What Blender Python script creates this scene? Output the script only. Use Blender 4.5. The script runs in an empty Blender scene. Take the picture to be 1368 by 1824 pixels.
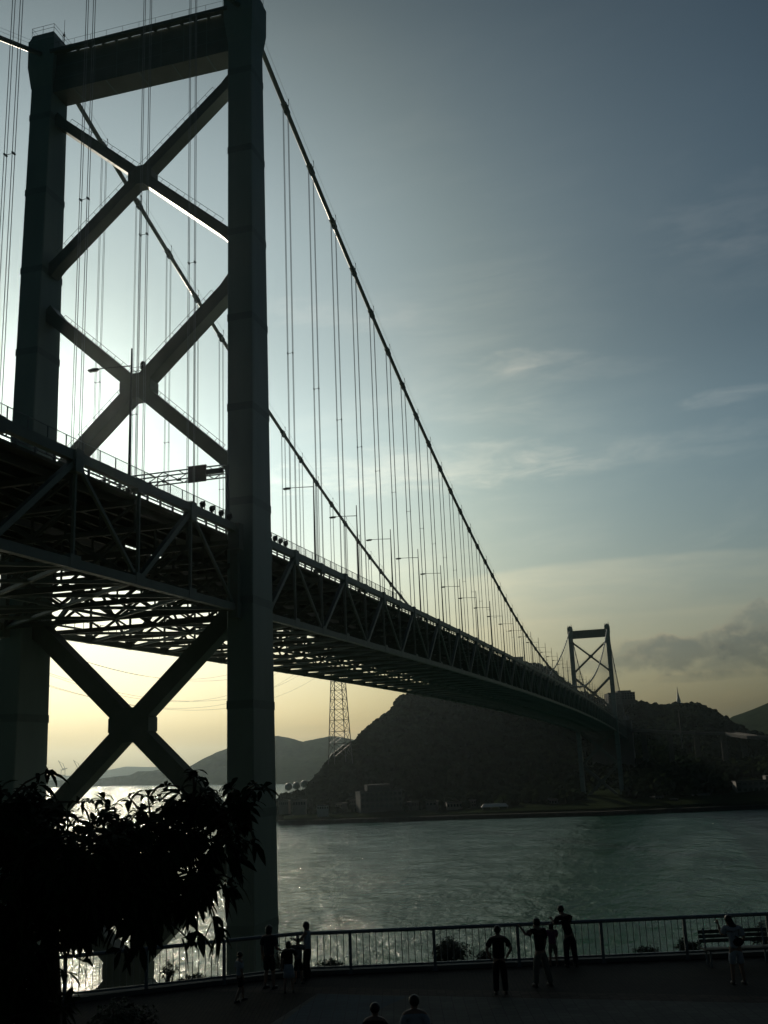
import bpy, bmesh, math, random
import numpy as np
from mathutils import Vector, Matrix
random.seed(7); rng = np.random.default_rng(7)
sc = bpy.context.scene
COL = sc.collection
rad = math.radians

# ------------------------------------------------------------------ camera
# world: +X runs along the bridge from the near tower (x = 0) to the far tower (x = 712), z = 0 is the tower base
CAM = np.array([-105.458, -59.097, 36.185]); YAW, PIT, ROL, FPX = rad(15.206), rad(13.839), rad(-2.366), 1814.43
FW = np.array([math.cos(YAW)*math.cos(PIT), math.sin(YAW)*math.cos(PIT), math.sin(PIT)])
_rt = np.cross(FW, [0, 0, 1]); _rt /= np.linalg.norm(_rt); _up = np.cross(_rt, FW)
RT = _rt*math.cos(ROL) + _up*math.sin(ROL); UP = -_rt*math.sin(ROL) + _up*math.cos(ROL)
cd = bpy.data.cameras.new('camera'); cam = bpy.data.objects.new('camera', cd); COL.objects.link(cam)
cam.matrix_world = Matrix(((RT[0], UP[0], -FW[0], CAM[0]), (RT[1], UP[1], -FW[1], CAM[1]), (RT[2], UP[2], -FW[2], CAM[2]), (0, 0, 0, 1)))
cd.sensor_fit = 'VERTICAL'; cd.sensor_height = 24.0; cd.lens = 24.0*FPX/1824.0
cd.clip_start = 0.1; cd.clip_end = 40000
sc.camera = cam

def ray(px, py):
    d = FW + RT*(px-684)/FPX - UP*(py-912)/FPX
    return d/np.linalg.norm(d)
def onz(px, py, z):
    d = ray(px, py); return CAM + d*(z-CAM[2])/d[2]
def ath(px, py, D):                      # point on the pixel ray at horizontal distance D
    d = ray(px, py); return CAM + d*D/math.hypot(d[0], d[1])
def topx(p):
    d = np.asarray(p, float)-CAM; D = d@FW
    return 684+FPX*(d@RT)/D, 912-FPX*(d@UP)/D

# ------------------------------------------------------------------ world and sun
SUN_DIR = ray(74, 715)
SUN_EL = math.asin(SUN_DIR[2]); SUN_AZ = math.atan2(SUN_DIR[1], SUN_DIR[0])
w = bpy.data.worlds.new("World"); sc.world = w; w.use_nodes = True
nt = w.node_tree; nt.nodes.clear()
def N(t, **kw):
    n = nt.nodes.new(t)
    for k, v in kw.items(): setattr(n, k, v)
    return n
def L(a, b): nt.links.new(a, b)
def M(op, a, b=None, c=None, clamp=False):
    n = N('ShaderNodeMath', operation=op); n.use_clamp = clamp
    for i, x in enumerate((a, b, c)):
        if x is None: continue
        if isinstance(x, (int, float)): n.inputs[i].default_value = x
        else: L(x, n.inputs[i])
    return n.outputs[0]
def MAPR(v, a, b, c, d, smooth=True):
    n = N('ShaderNodeMapRange'); n.interpolation_type = 'SMOOTHSTEP' if smooth else 'LINEAR'
    L(v, n.inputs[0])
    for i, x in enumerate((a, b, c, d)): n.inputs[i+1].default_value = x
    return n.outputs[0]
def MIXC(f, a, b, bt='MIX'):
    n = N('ShaderNodeMix', data_type='RGBA', blend_type=bt)
    for s, x in ((0, f), (6, a), (7, b)):
        if hasattr(x, 'is_linked'): L(x, n.inputs[s])
        elif isinstance(x, tuple): n.inputs[s].default_value = (*x, 1)
        else: n.inputs[s].default_value = x
    return n.outputs[2]
sky = N('ShaderNodeTexSky', sky_type='NISHITA'); sky.sun_disc = False
sky.sun_elevation = SUN_EL; sky.sun_rotation = math.pi/2 - SUN_AZ
sky.altitude = 0; sky.air_density = 1.0; sky.dust_density = 2.5; sky.ozone_density = 1.0
tc = N('ShaderNodeTexCoord'); DIR = tc.outputs['Generated']
dot = N('ShaderNodeVectorMath', operation='DOT_PRODUCT'); L(DIR, dot.inputs[0]); dot.inputs[1].default_value = tuple(SUN_DIR)
cs = dot.outputs['Value']
sep = N('ShaderNodeSeparateXYZ'); L(DIR, sep.inputs[0])
# how the evening sky dims away from the sun: brightness over the angle to the sun
ang = M('ARCCOSINE', M('MINIMUM', cs, 0.99999))
fall = N('ShaderNodeFloatCurve'); cv = fall.mapping.curves[0]
SKY_FALL = [(0.0, .12), (.03, .12), (.06, .125), (.105, .16), (.15, .195), (.19, .203), (.22, .196), (.25, .19), (.3, .178), (.36, .165), (.45, .10), (.6, .05), (1.0, .03)]   # angle / 2 rad
cv.points[0].location = SKY_FALL[0]; cv.points[1].location = SKY_FALL[-1]
for p in SKY_FALL[1:-1]: cv.points.new(*p)
fall.mapping.update()
L(M('DIVIDE', ang, 2.0, clamp=True), fall.inputs['Value'])
skyc = MIXC(1.0, sky.outputs['Color'], (.72, .96, .98), 'MULTIPLY')
grad = N('ShaderNodeMix', data_type='RGBA', blend_type='MULTIPLY'); grad.inputs[0].default_value = 1
# and how it brightens through the hazy band between 10 and 25 degrees up
SKY_ELEV = [(0.0, .42), (.03, .62), (.06, .95), (.14, 1.33), (.175, 1.46), (.225, 1.5), (.29, 1.48), (.41, 1.2), (.5, 1.22), (.59, 1.12), (.64, 1.0), (.75, .65), (1.0, .45)]
elc = N('ShaderNodeFloatCurve'); cv = elc.mapping.curves[0]; cv.points[0].location = (0, .42/1.5); cv.points[1].location = (1, .45/1.5)
for p in SKY_ELEV[1:-1]: cv.points.new(p[0], p[1]/1.5)
elc.mapping.update(); L(M('MAXIMUM', sep.outputs[2], 0.0), elc.inputs['Value'])
L(skyc, grad.inputs[6]); L(M('MULTIPLY', fall.outputs['Value'], M('MULTIPLY', elc.outputs['Value'], 1.5)), grad.inputs[7])
col = MIXC(MAPR(cs, .90, .995, 0, 1), grad.outputs[2], MIXC(1.0, grad.outputs[2], (.87, .945, 1.18), 'MULTIPLY'))
# clouds live on the sky itself: a plane-projected noise, stretched into streaks
elev = M('MAXIMUM', sep.outputs[2], 0.015)
cx_ = M('DIVIDE', sep.outputs[0], M('ADD', elev, .08)); cy_ = M('DIVIDE', sep.outputs[1], M('ADD', elev, .08))
comb = N('ShaderNodeCombineXYZ'); L(cx_, comb.inputs[0]); L(cy_, comb.inputs[1])
def noise(vec, scale, detail=6, rough=.55, dist=0.0, loc=(0, 0, 0), rot=0, scl=(1, 1, 1)):
    mp = N('ShaderNodeMapping'); L(vec, mp.inputs[0]); mp.inputs['Location'].default_value = loc
    mp.inputs['Rotation'].default_value = (0, 0, rot); mp.inputs['Scale'].default_value = scl
    n = N('ShaderNodeTexNoise'); L(mp.outputs[0], n.inputs['Vector']); n.inputs['Scale'].default_value = scale
    n.inputs['Detail'].default_value = detail; n.inputs['Roughness'].default_value = rough; n.inputs['Distortion'].default_value = dist
    return n.outputs['Fac']
tilt = N('ShaderNodeVectorRotate', rotation_type='AXIS_ANGLE'); L(DIR, tilt.inputs['Vector']); tilt.inputs['Axis'].default_value = (float(FW[0]), float(FW[1]), 0); tilt.inputs['Angle'].default_value = rad(7)
TD = tilt.outputs[0]
warp = noise(TD, 3.2, 3, .5, 0, (1, 2, 5), 0, (1, 1, 2.5))
c1 = noise(TD, 2.6, 9, .62, .55, (3.1, 1.7, .35), 0, (1, 1, 5.5))
c2 = noise(TD, 6.5, 9, .66, .8, (5.1, 9.7, 2), 0, (1, 1, 4))
cmask = MAPR(M('ADD', M('MULTIPLY', c1, .75), M('MULTIPLY', c2, .35)), .50, .74, 0, 1)
cmask = M('MULTIPLY', cmask, MAPR(warp, .35, .62, .25, 1))
cmask = M('MULTIPLY', cmask, MAPR(sep.outputs[2], .36, .62, 1, .3))
cmask = M('MULTIPLY', cmask, MAPR(cs, .90, .985, 1, .25))
col = MIXC(M('MULTIPLY', cmask, .35), col, MIXC(1.0, col, (1.75, 1.5, 1.36), 'MULTIPLY'))
# warm, hazy belt over the horizon
belt = MAPR(sep.outputs[2], .0, .30, 1, 0)
col = MIXC(M('MULTIPLY', belt, .9), col, MIXC(1.0, col, (1.25, 1.0, .88), 'MULTIPLY'))
# single wisps, the cumulus bank and two thin lit veils, each at its own place in the sky
def patch(px, py, w, h, tilt=0.0):
    d0 = ray(px, py); dn = N('ShaderNodeVectorMath', operation='SUBTRACT'); L(DIR, dn.inputs[0]); dn.inputs[1].default_value = tuple(d0)
    r = np.cross(d0, (0, 0, 1)); r /= np.linalg.norm(r); u = np.cross(r, d0); c, s_ = math.cos(tilt), math.sin(tilt); r, u = r*c+u*s_, u*c-r*s_
    out = []
    for ax, k in ((r, w), (u, h)):
        q = N('ShaderNodeVectorMath', operation='DOT_PRODUCT'); L(dn.outputs[0], q.inputs[0]); q.inputs[1].default_value = tuple(ax); out.append(M('DIVIDE', q.outputs['Value'], k/FPX))
    return out[0], out[1], M('ADD', M('MULTIPLY', out[0], out[0]), M('MULTIPLY', out[1], out[1]))
wn = noise(DIR, 14, 8, .62, .6, (2, 8, 1), 0, (1, 1, 4.5)); wn2 = noise(TD, 34, 6, .6, .5, (4, 1, 6), 0, (1, 1, 3))
wsum = M('ADD', M('MULTIPLY', M('SUBTRACT', wn, .5), 3.2), M('MULTIPLY', M('SUBTRACT', wn2, .5), 1.1))
for px, py, w, h, tl, st in ((935, 642, 120, 26, .0, .42), (1040, 660, 190, 22, -.03, .2), (1290, 708, 120, 17, .03, .42), (1320, 372, 200, 60, .1, .25), (1320, 440, 140, 30, .05, .2), (760, 832, 330, 52, .02, .34), (1170, 800, 330, 38, .04, .22), (640, 560, 190, 40, -.12, .16), (860, 730, 170, 34, -.05, .14)):
    u_, v_, rr = patch(px, py, w, h, tl)
    k_ = MAPR(M('ADD', M('SUBTRACT', 1.0, rr), wsum), .0, 1.7, 0, 1)
    col = MIXC(M('MULTIPLY', k_, st), col, MIXC(1.0, col, (2.1, 1.7, 1.5), 'MULTIPLY'))
vx = N('ShaderNodeVectorMath', operation='DOT_PRODUCT'); L(DIR, vx.inputs[0]); vx.inputs[1].default_value = tuple(_rt)
for px, py, slope, st, sd in ((1050, 1001, .035, .55, 3), (1190, 1078, .03, .22, 9)):
    u_, v_, rr = patch(px, py, FPX, FPX)
    ed = M('SUBTRACT', M('ADD', M('MULTIPLY', u_, slope), M('MULTIPLY', M('SUBTRACT', noise(DIR, 5, 4, .5, 0, (sd, 1, 1)), .5), .02)), v_)
    vm = M('MULTIPLY', MAPR(ed, -.001, .006, 0, 1), MAPR(ed, .0, .085, 1, .1))
    vm = M('MULTIPLY', vm, MAPR(vx.outputs['Value'], .03, .13, 0, 1))
    vm = M('MULTIPLY', vm, MAPR(noise(DIR, 8, 5, .6, .2, (7, sd, 3), 0, (1, 1, 6)), .3, .6, .5, 1))
    col = MIXC(M('MULTIPLY', vm, st), col, MIXC(1.0, col, (1.62, 1.38, 1.2), 'MULTIPLY'))
pn = noise(DIR, 30, 9, .58, .25, (1, 4, 2), 0, (1, 1, 1.5)); pn2 = noise(DIR, 11, 3, .5, 0, (6, 2, 2), 0, (1, 1, 1.8))
puff = M('ADD', M('MULTIPLY', M('SUBTRACT', pn, .5), 2.8), M('MULTIPLY', M('SUBTRACT', pn2, .5), 1.4))
for px, py, w, h, st in ((1170, 1166, 130, 36, .68), (1295, 1160, 160, 46, .75), (1385, 1132, 110, 58, .72), (1090, 1184, 90, 16, .4), (1260, 1204, 130, 10, .4)):
    u_, v_, rr = patch(px, py, w, h)
    q_ = M('ADD', M('SUBTRACT', 1.15, rr), puff)
    bm_ = MAPR(q_, .0, .75, 0, 1); lit = M('MULTIPLY', MAPR(q_, .9, .1, 0, 1), MAPR(v_, -.4, .5, 0, 1))
    cc = MIXC(lit, MIXC(1.0, col, (.66, .69, .76), 'MULTIPLY'), MIXC(1.0, col, (1.12, 1.0, .95), 'MULTIPLY'))
    col = MIXC(M('MULTIPLY', bm_, st), col, cc)
bg = N('ShaderNodeBackground'); bg.inputs['Strength'].default_value = 0.15; L(col, bg.inputs['Color'])
wo = N('ShaderNodeOutputWorld'); L(bg.outputs[0], wo.inputs['Surface'])

sl = bpy.data.lights.new('sun', 'SUN'); sl.energy = 2.0; sl.angle = rad(.53); sl.color = (1, .87, .68)
so = bpy.data.objects.new('sun', sl); COL.objects.link(so)
so.rotation_euler = Vector(SUN_DIR).to_track_quat('Z', 'Y').to_euler(); so.location = (0, 0, 300)

sc.view_settings.view_transform = 'Standard'; sc.view_settings.look = 'None'
sc.view_settings.exposure = 0.0; sc.view_settings.gamma = 1.0
sc.render.engine = 'CYCLES'; sc.cycles.use_denoising = True
sc.cycles.max_bounces = 6; sc.cycles.transparent_max_bounces = 12; sc.cycles.volume_bounces = 1
sc.cycles.sample_clamp_indirect = 4.0

# ------------------------------------------------------------------ materials
def mat(name, base, rough=.6, metal=0, var=.25, scale=1.0, bump=0, bscale=None, spec=.5, stretch=None, two=None):
    m = bpy.data.materials.new(name); m.use_nodes = True; t = m.node_tree; b = t.nodes['Principled BSDF']
    b.inputs['Roughness'].default_value = rough; b.inputs['Metallic'].default_value = metal
    b.inputs['Specular IOR Level'].default_value = spec
    tc = t.nodes.new('ShaderNodeTexCoord'); mp = t.nodes.new('ShaderNodeMapping'); t.links.new(tc.outputs['Object'], mp.inputs[0])
    if stretch: mp.inputs['Scale'].default_value = stretch
    n = t.nodes.new('ShaderNodeTexNoise'); n.inputs['Scale'].default_value = scale; n.inputs['Detail'].default_value = 5
    t.links.new(mp.outputs[0], n.inputs['Vector'])
    r = t.nodes.new('ShaderNodeValToRGB'); c2 = two or tuple(x*(1-var) for x in base)
    r.color_ramp.elements[0].position = .3; r.color_ramp.elements[1].position = .7
    r.color_ramp.elements[0].color = (*c2, 1); r.color_ramp.elements[1].color = (*base, 1)
    t.links.new(n.outputs['Fac'], r.inputs[0]); t.links.new(r.outputs[0], b.inputs['Base Color'])
    if bump:
        n2 = t.nodes.new('ShaderNodeTexNoise'); n2.inputs['Scale'].default_value = bscale or scale*6; n2.inputs['Detail'].default_value = 4
        t.links.new(mp.outputs[0], n2.inputs['Vector'])
        bp = t.nodes.new('ShaderNodeBump'); bp.inputs['Strength'].default_value = bump; t.links.new(n2.outputs['Fac'], bp.inputs['Height'])
        t.links.new(bp.outputs[0], b.inputs['Normal'])
    return m
M_TOWER = mat('tower_paint', (.32, .405, .41), .45, var=.18, scale=.35, stretch=(1, 1, .25))
M_JOINT = mat('joint_paint', (.245, .31, .315), .5, var=.15, scale=.6)
M_BRACE = mat('brace_paint', (.21, .235, .22), .45, var=.2, scale=.4)
M_STEEL = mat('truss_paint', (.25, .285, .27), .45, var=.2, scale=.5)
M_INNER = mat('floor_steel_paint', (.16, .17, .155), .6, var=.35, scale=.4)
M_CABLE = mat('cable_wrap', (.22, .25, .25), .4, var=.2, scale=1)
M_ROPE = mat('rope_zinc', (.30, .34, .36), .4, metal=.3, var=.2, scale=2)
M_SLAB = mat('deck_concrete', (.20, .20, .19), .85, var=.3, scale=.3)
M_LAMP = mat('lamp_metal', (.12, .13, .13), .4, metal=.3, var=.2, scale=2)
M_GLASS = mat('lamp_glass', (.55, .55, .5), .2, var=.1, scale=2)
M_DARK = mat('dark_metal', (.05, .055, .06), .5, var=.3, scale=2)
M_RAIL = mat('rail_paint', (.28, .31, .33), .4, metal=.2, var=.2, scale=3)
M_CONC = mat('concrete', (.20, .195, .18), .9, var=.3, scale=.5, bump=.2)
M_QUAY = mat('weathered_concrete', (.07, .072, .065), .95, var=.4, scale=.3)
M_PALE = mat('pale_render', (.24, .23, .21), .85, var=.15, scale=.3)
M_WIN = mat('window_glass', (.03, .035, .04), .15, var=.3, scale=.4)
M_ROOF = mat('grey_roof', (.13, .13, .13), .8, var=.3, scale=.5)
M_WHITE = mat('white_paint', (.72, .72, .70), .5, var=.1, scale=.5)
M_HILL = mat('hill_ground', (.035, .05, .025), .95, var=.5, scale=.02, spec=0)
M_WOOD = mat('wood_foliage', (.030, .046, .022), 1.0, var=.5, scale=.06, bump=1.0, bscale=.9, spec=0)
M_SOIL = mat('slope_ground', (.06, .065, .035), .95, var=.5, scale=.4, bump=.5, spec=.1)
M_LEAF = mat('leaf_green', (.04, .06, .022), .75, var=.45, scale=5, spec=.12)
M_LEAF2 = mat('shrub_green', (.06, .085, .03), .6, var=.5, scale=6, spec=.3)
M_BARK = mat('bark', (.10, .075, .05), .9, var=.5, scale=14, bump=.6)
M_SKIN = mat('skin', (.42, .26, .19), .55, var=.08, scale=12)
M_HAIR = mat('black_hair', (.012, .010, .009), .45, var=.3, scale=40)
def cloth(name, c): return mat(name, c, .85, var=.18, scale=14, bump=.25, bscale=60, spec=.2)
M_BLACK = cloth('black_cloth', (.018, .018, .022)); M_NAVY = cloth('dark_denim', (.03, .035, .055)); M_GREYC = cloth('grey_cloth', (.16, .17, .18))
M_WHITEC = cloth('white_cloth', (.55, .56, .6)); M_KHAKI = cloth('khaki_cloth', (.23, .22, .18)); M_PINK = cloth('pink_cloth', (.30, .11, .22))
M_DGREY = cloth('charcoal_cloth', (.06, .065, .07)); M_SHOE = mat('shoe', (.02, .02, .02), .5, var=.2, scale=10)
M_BENCH = mat('bench_slats', (.14, .15, .13), .5, var=.35, scale=3, stretch=(1, 8, 8))

def mesh_screen():
    m = bpy.data.materials.new('wire_mesh'); m.use_nodes = True; t = m.node_tree; t.nodes.clear()
    o = t.nodes.new('ShaderNodeOutputMaterial'); tr = t.nodes.new('ShaderNodeBsdfTransparent'); d = t.nodes.new('ShaderNodeBsdfPrincipled')
    d.inputs['Base Color'].default_value = (.15, .16, .16, 1); d.inputs['Roughness'].default_value = .5
    tcn = t.nodes.new('ShaderNodeTexCoord'); s = t.nodes.new('ShaderNodeSeparateXYZ'); t.links.new(tcn.outputs['Object'], s.inputs[0])
    outs = []
    for i in (0, 2):
        a = t.nodes.new('ShaderNodeMath'); a.operation = 'FRACT'; mu = t.nodes.new('ShaderNodeMath'); mu.operation = 'MULTIPLY'; mu.inputs[1].default_value = 12
        t.links.new(s.outputs[i], mu.inputs[0]); t.links.new(mu.outputs[0], a.inputs[0])
        g = t.nodes.new('ShaderNodeMath'); g.operation = 'LESS_THAN'; g.inputs[1].default_value = .13; t.links.new(a.outputs[0], g.inputs[0]); outs.append(g.outputs[0])
    mx = t.nodes.new('ShaderNodeMath'); mx.operation = 'MAXIMUM'; t.links.new(outs[0], mx.inputs[0]); t.links.new(outs[1], mx.inputs[1])
    ms = t.nodes.new('ShaderNodeMixShader'); t.links.new(mx.outputs[0], ms.inputs[0]); t.links.new(tr.outputs[0], ms.inputs[1]); t.links.new(d.outputs[0], ms.inputs[2])
    t.links.new(ms.outputs[0], o.inputs['Surface']); return m
M_MESH = mesh_screen()

def water_mat():
    m = bpy.data.materials.new('sea_water'); m.use_nodes = True; t = m.node_tree; b = t.nodes['Principled BSDF']
    b.inputs['Base Color'].default_value = (.008, .072, .048, 1); b.inputs['Specular IOR Level'].default_value = .19; b.inputs['Roughness'].default_value = .12; b.inputs['IOR'].default_value = 1.33
    tcn = t.nodes.new('ShaderNodeTexCoord'); prev = None
    for sc_, st, dist, stretch in ((.035, .5, 6.0, (1, 1.6, 1)), (.16, .8, 1.15, (1, 1.8, 1)), (.34, .95, .8, (1, 1.6, 1)), (.8, .9, .36, (1, 1.5, 1)), (2.2, .8, .12, (1, 1.3, 1))):
        mp = t.nodes.new('ShaderNodeMapping'); t.links.new(tcn.outputs['Object'], mp.inputs[0]); mp.inputs['Rotation'].default_value = (0, 0, rad(25)+sc_); mp.inputs['Scale'].default_value = stretch
        n = t.nodes.new('ShaderNodeTexNoise'); n.inputs['Scale'].default_value = sc_; n.inputs['Detail'].default_value = 3; n.inputs['Roughness'].default_value = .6
        t.links.new(mp.outputs[0], n.inputs['Vector'])
        bp = t.nodes.new('ShaderNodeBump'); bp.inputs['Strength'].default_value = st; bp.inputs['Distance'].default_value = dist
        t.links.new(n.outputs['Fac'], bp.inputs['Height'])
        if prev: t.links.new(prev.outputs[0], bp.inputs['Normal'])
        prev = bp
    t.links.new(prev.outputs[0], b.inputs['Normal'])
    # tidal current: long calm lanes and eddies between choppier water
    mp = t.nodes.new('ShaderNodeMapping'); t.links.new(tcn.outputs['Object'], mp.inputs[0]); mp.inputs['Rotation'].default_value = (0, 0, rad(75)); mp.inputs['Scale'].default_value = (.35, 1, 1)
    n = t.nodes.new('ShaderNodeTexNoise'); n.inputs['Scale'].default_value = .03; n.inputs['Detail'].default_value = 5; n.inputs['Distortion'].default_value = 1.2; t.links.new(mp.outputs[0], n.inputs['Vector'])
    mr = t.nodes.new('ShaderNodeMapRange'); mr.inputs[1].default_value = .38; mr.inputs[2].default_value = .62; mr.inputs[3].default_value = .35; mr.inputs[4].default_value = 1.0; t.links.new(n.outputs['Fac'], mr.inputs[0])
    for bp in [q for q in t.nodes if q.bl_idname == 'ShaderNodeBump'][2:4]: t.links.new(mr.outputs[0], bp.inputs['Strength'])
    # current patches: calmer and rougher water
    n = t.nodes.new('ShaderNodeTexNoise'); n.inputs['Scale'].default_value = .012; n.inputs['Detail'].default_value = 4; t.links.new(tcn.outputs['Object'], n.inputs['Vector'])
    mr = t.nodes.new('ShaderNodeMapRange'); mr.inputs[1].default_value = .35; mr.inputs[2].default_value = .65; mr.inputs[3].default_value = .05; mr.inputs[4].default_value = .12
    t.links.new(n.outputs['Fac'], mr.inputs[0]); t.links.new(mr.outputs[0], b.inputs['Roughness'])
    return m
M_WATER = water_mat()

def paving_mat(name, c1, c2, mortar, bw, bh, rot, bump=.4):
    m = bpy.data.materials.new(name); m.use_nodes = True; t = m.node_tree; b = t.nodes['Principled BSDF']; b.inputs['Roughness'].default_value = .85; b.inputs['Specular IOR Level'].default_value = .18
    tcn = t.nodes.new('ShaderNodeTexCoord'); mp = t.nodes.new('ShaderNodeMapping'); mp.inputs['Rotation'].default_value = (0, 0, rot); t.links.new(tcn.outputs['Object'], mp.inputs[0])
    br = t.nodes.new('ShaderNodeTexBrick'); t.links.new(mp.outputs[0], br.inputs['Vector']); br.inputs['Scale'].default_value = 1
    br.inputs['Color1'].default_value = (*c1, 1); br.inputs['Color2'].default_value = (*c2, 1); br.inputs['Mortar'].default_value = (*mortar, 1)
    br.inputs['Brick Width'].default_value = bw; br.inputs['Row Height'].default_value = bh; br.inputs['Mortar Size'].default_value = .008
    n = t.nodes.new('ShaderNodeTexNoise'); n.inputs['Scale'].default_value = .8; n.inputs['Detail'].default_value = 6; t.links.new(tcn.outputs['Object'], n.inputs['Vector'])
    mx = t.nodes.new('ShaderNodeMix'); mx.data_type = 'RGBA'; mx.blend_type = 'MULTIPLY'; mx.inputs[0].default_value = .6
    r = t.nodes.new('ShaderNodeValToRGB'); r.color_ramp.elements[0].position = .3; r.color_ramp.elements[0].color = (.5, .5, .5, 1); r.color_ramp.elements[1].position = .7
    t.links.new(n.outputs['Fac'], r.inputs[0]); t.links.new(br.outputs['Color'], mx.inputs[6]); t.links.new(r.outputs[0], mx.inputs[7]); t.links.new(mx.outputs[2], b.inputs['Base Color'])
    bp = t.nodes.new('ShaderNodeBump'); bp.inputs['Strength'].default_value = bump; bp.inputs['Distance'].default_value = .01; t.links.new(br.outputs['Fac'], bp.inputs['Height']); bp.invert = True
    t.links.new(bp.outputs[0], b.inputs['Normal']); return m

# ------------------------------------------------------------------ mesh helpers
class MB:
    def __init__(s): s.v = []; s.f = []; s.m = []
    def add(s, vs, fs, mi=0):
        o = len(s.v); s.v += [tuple(map(float, p)) for p in vs]; s.f += [tuple(o+i for i in f) for f in fs]; s.m += [mi]*len(fs)
    def box(s, lo, hi, mi=0):
        x0, y0, z0 = lo; x1, y1, z1 = hi
        s.add([(x0, y0, z0), (x1, y0, z0), (x1, y1, z0), (x0, y1, z0), (x0, y0, z1), (x1, y0, z1), (x1, y1, z1), (x0, y1, z1)],
              [(0, 3, 2, 1), (4, 5, 6, 7), (0, 1, 5, 4), (1, 2, 6, 5), (2, 3, 7, 6), (3, 0, 4, 7)], mi)
    def loft(s, rings, mi=0, cap=True):
        n = len(rings[0]); vs = [p for r in rings for p in r]; fs = []
        for k in range(len(rings)-1):
            for i in range(n):
                a = k*n+i; b = k*n+(i+1) % n; fs.append((a, b, b+n, a+n))
        if cap: fs += [tuple(range(n-1, -1, -1)), tuple(range((len(rings)-1)*n, len(rings)*n))]
        s.add(vs, fs, mi)
    def beam(s, p, q, w, h, up=(0, 0, 1), mi=0, w2=None, h2=None):
        p = np.array(p, float); q = np.array(q, float); d = q-p; d /= np.linalg.norm(d)
        a = np.cross(d, up)
        if np.linalg.norm(a) < 1e-4: a = np.cross(d, (1, 0, 0))
        a /= np.linalg.norm(a); b = np.cross(a, d); w2 = w2 or w; h2 = h2 or h
        s.loft([[c + a*sx*ww/2 + b*sy*hh/2 for sx, sy in ((-1, -1), (1, -1), (1, 1), (-1, 1))] for c, ww, hh in ((p, w, h), (q, w2, h2))], mi)
    def ibeam(s, p, q, w, h, t=.05, up=(0, 0, 1), mi=0):
        p = np.array(p, float); q = np.array(q, float); d = q-p; d /= np.linalg.norm(d); a = np.cross(d, up); a /= np.linalg.norm(a); b = np.cross(a, d)
        s.beam(p, q, t, h-2*t, up, mi); s.beam(p+b*(h/2-t/2), q+b*(h/2-t/2), w, t, up, mi); s.beam(p-b*(h/2-t/2), q-b*(h/2-t/2), w, t, up, mi)
    def tube(s, pts, r, n=6, mi=0, cap=True):
        pts = [np.array(p, float) for p in pts]; rs = r if hasattr(r, '__len__') else [r]*len(pts); rings = []; a = None
        for i, p in enumerate(pts):
            d = pts[min(i+1, len(pts)-1)]-pts[max(i-1, 0)]; d /= np.linalg.norm(d)+1e-12
            if a is None: a = np.cross(d, (0, 0, 1) if abs(d[2]) < .9 else (1, 0, 0))
            a = a-d*(a@d); a /= np.linalg.norm(a); b = np.cross(d, a)
            rings.append([p+rs[i]*(a*math.cos(2*math.pi*k/n)+b*math.sin(2*math.pi*k/n)) for k in range(n)])
        s.loft(rings, mi, cap)
    def ell(s, c, r, n=10, m=7, mi=0, R=None):
        vs = [(0, 0, 1)]; fs = []
        for j in range(1, m):
            t = math.pi*j/m
            for i in range(n): vs.append((math.sin(t)*math.cos(2*math.pi*i/n), math.sin(t)*math.sin(2*math.pi*i/n), math.cos(t)))
        vs.append((0, 0, -1))
        for i in range(n): fs.append((0, 1+i, 1+(i+1) % n))
        for j in range(m-2):
            for i in range(n):
                a = 1+j*n+i; b = 1+j*n+(i+1) % n; fs.append((a, a+n, b+n, b))
        e = len(vs)-1
        for i in range(n): fs.append((e, 1+(m-2)*n+(i+1) % n, 1+(m-2)*n+i))
        V = np.array(vs)*np.array(r)
        if R is not None: V = V@np.array(R).T
        s.add(V+np.array(c), fs, mi)
    def build(s, name, mats, parent=None, smooth=False, loc=None):
        me = bpy.data.meshes.new(name); V = np.array(s.v); 
        if loc is not None: V = V-np.array(loc)
        me.from_pydata(V.tolist(), [], s.f); me.update()
        if not isinstance(mats, (list, tuple)): mats = [mats]
        for m in mats: me.materials.append(m)
        if len(mats) > 1: me.polygons.foreach_set('material_index', s.m)
        if smooth: me.polygons.foreach_set('use_smooth', [True]*len(me.polygons))
        o = bpy.data.objects.new(name, me); COL.objects.link(o)
        if loc is not None: o.location = loc
        if parent is not None: o.parent = parent
        return o
def tag(o, label=None, cat=None, group=None, kind=None):
    if label: o['label'] = label
    if cat: o['category'] = cat
    if group: o['group'] = group
    if kind: o['kind'] = kind
    return o
def empty(name, loc=(0, 0, 0), rz=0, parent=None):
    o = bpy.data.objects.new(name, None); COL.objects.link(o); o.location = loc; o.rotation_euler = (0, 0, rz); o.empty_display_size = .2
    if parent is not None: o.parent = parent
    return o
def copy_tree(o, parent=None):
    c = o.copy(); COL.objects.link(c); c.parent = parent
    for ch in list(o.children): copy_tree(ch, c)
    return c

# ------------------------------------------------------------------ bridge dimensions
SPAN = 712.0; W2 = 14.487; TT = 134.8; XO, PN = 14.235, 10.357; XS = 15.143
CT, CM = 132.46, 67.38; D0, DM, HT, SG = 62.07, 65.48, 8.81, .023
def deck(x):
    if x < 0: return D0+SG*x
    if x > SPAN: return D0-SG*(x-SPAN)
    return DM-(DM-D0)*((x-SPAN/2)/(SPAN/2))**2
def cable(x):
    if 0 <= x <= SPAN: return CM+(CT-CM)*((x-SPAN/2)/(SPAN/2))**2
    t = (-x if x < 0 else x-SPAN)/178.0
    return CT+(64.0-CT)*t-4*4.0*t*(1-t)
mainx = [XO+PN*k for k in range(67)]
nearx = [-XS-PN*k for k in range(9)]
farx = [SPAN+XS+PN*k for k in range(15)]

bridge = tag(empty('suspension_bridge'), 'long grey green suspension bridge with steel truss deck crossing the strait', 'bridge')

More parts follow.
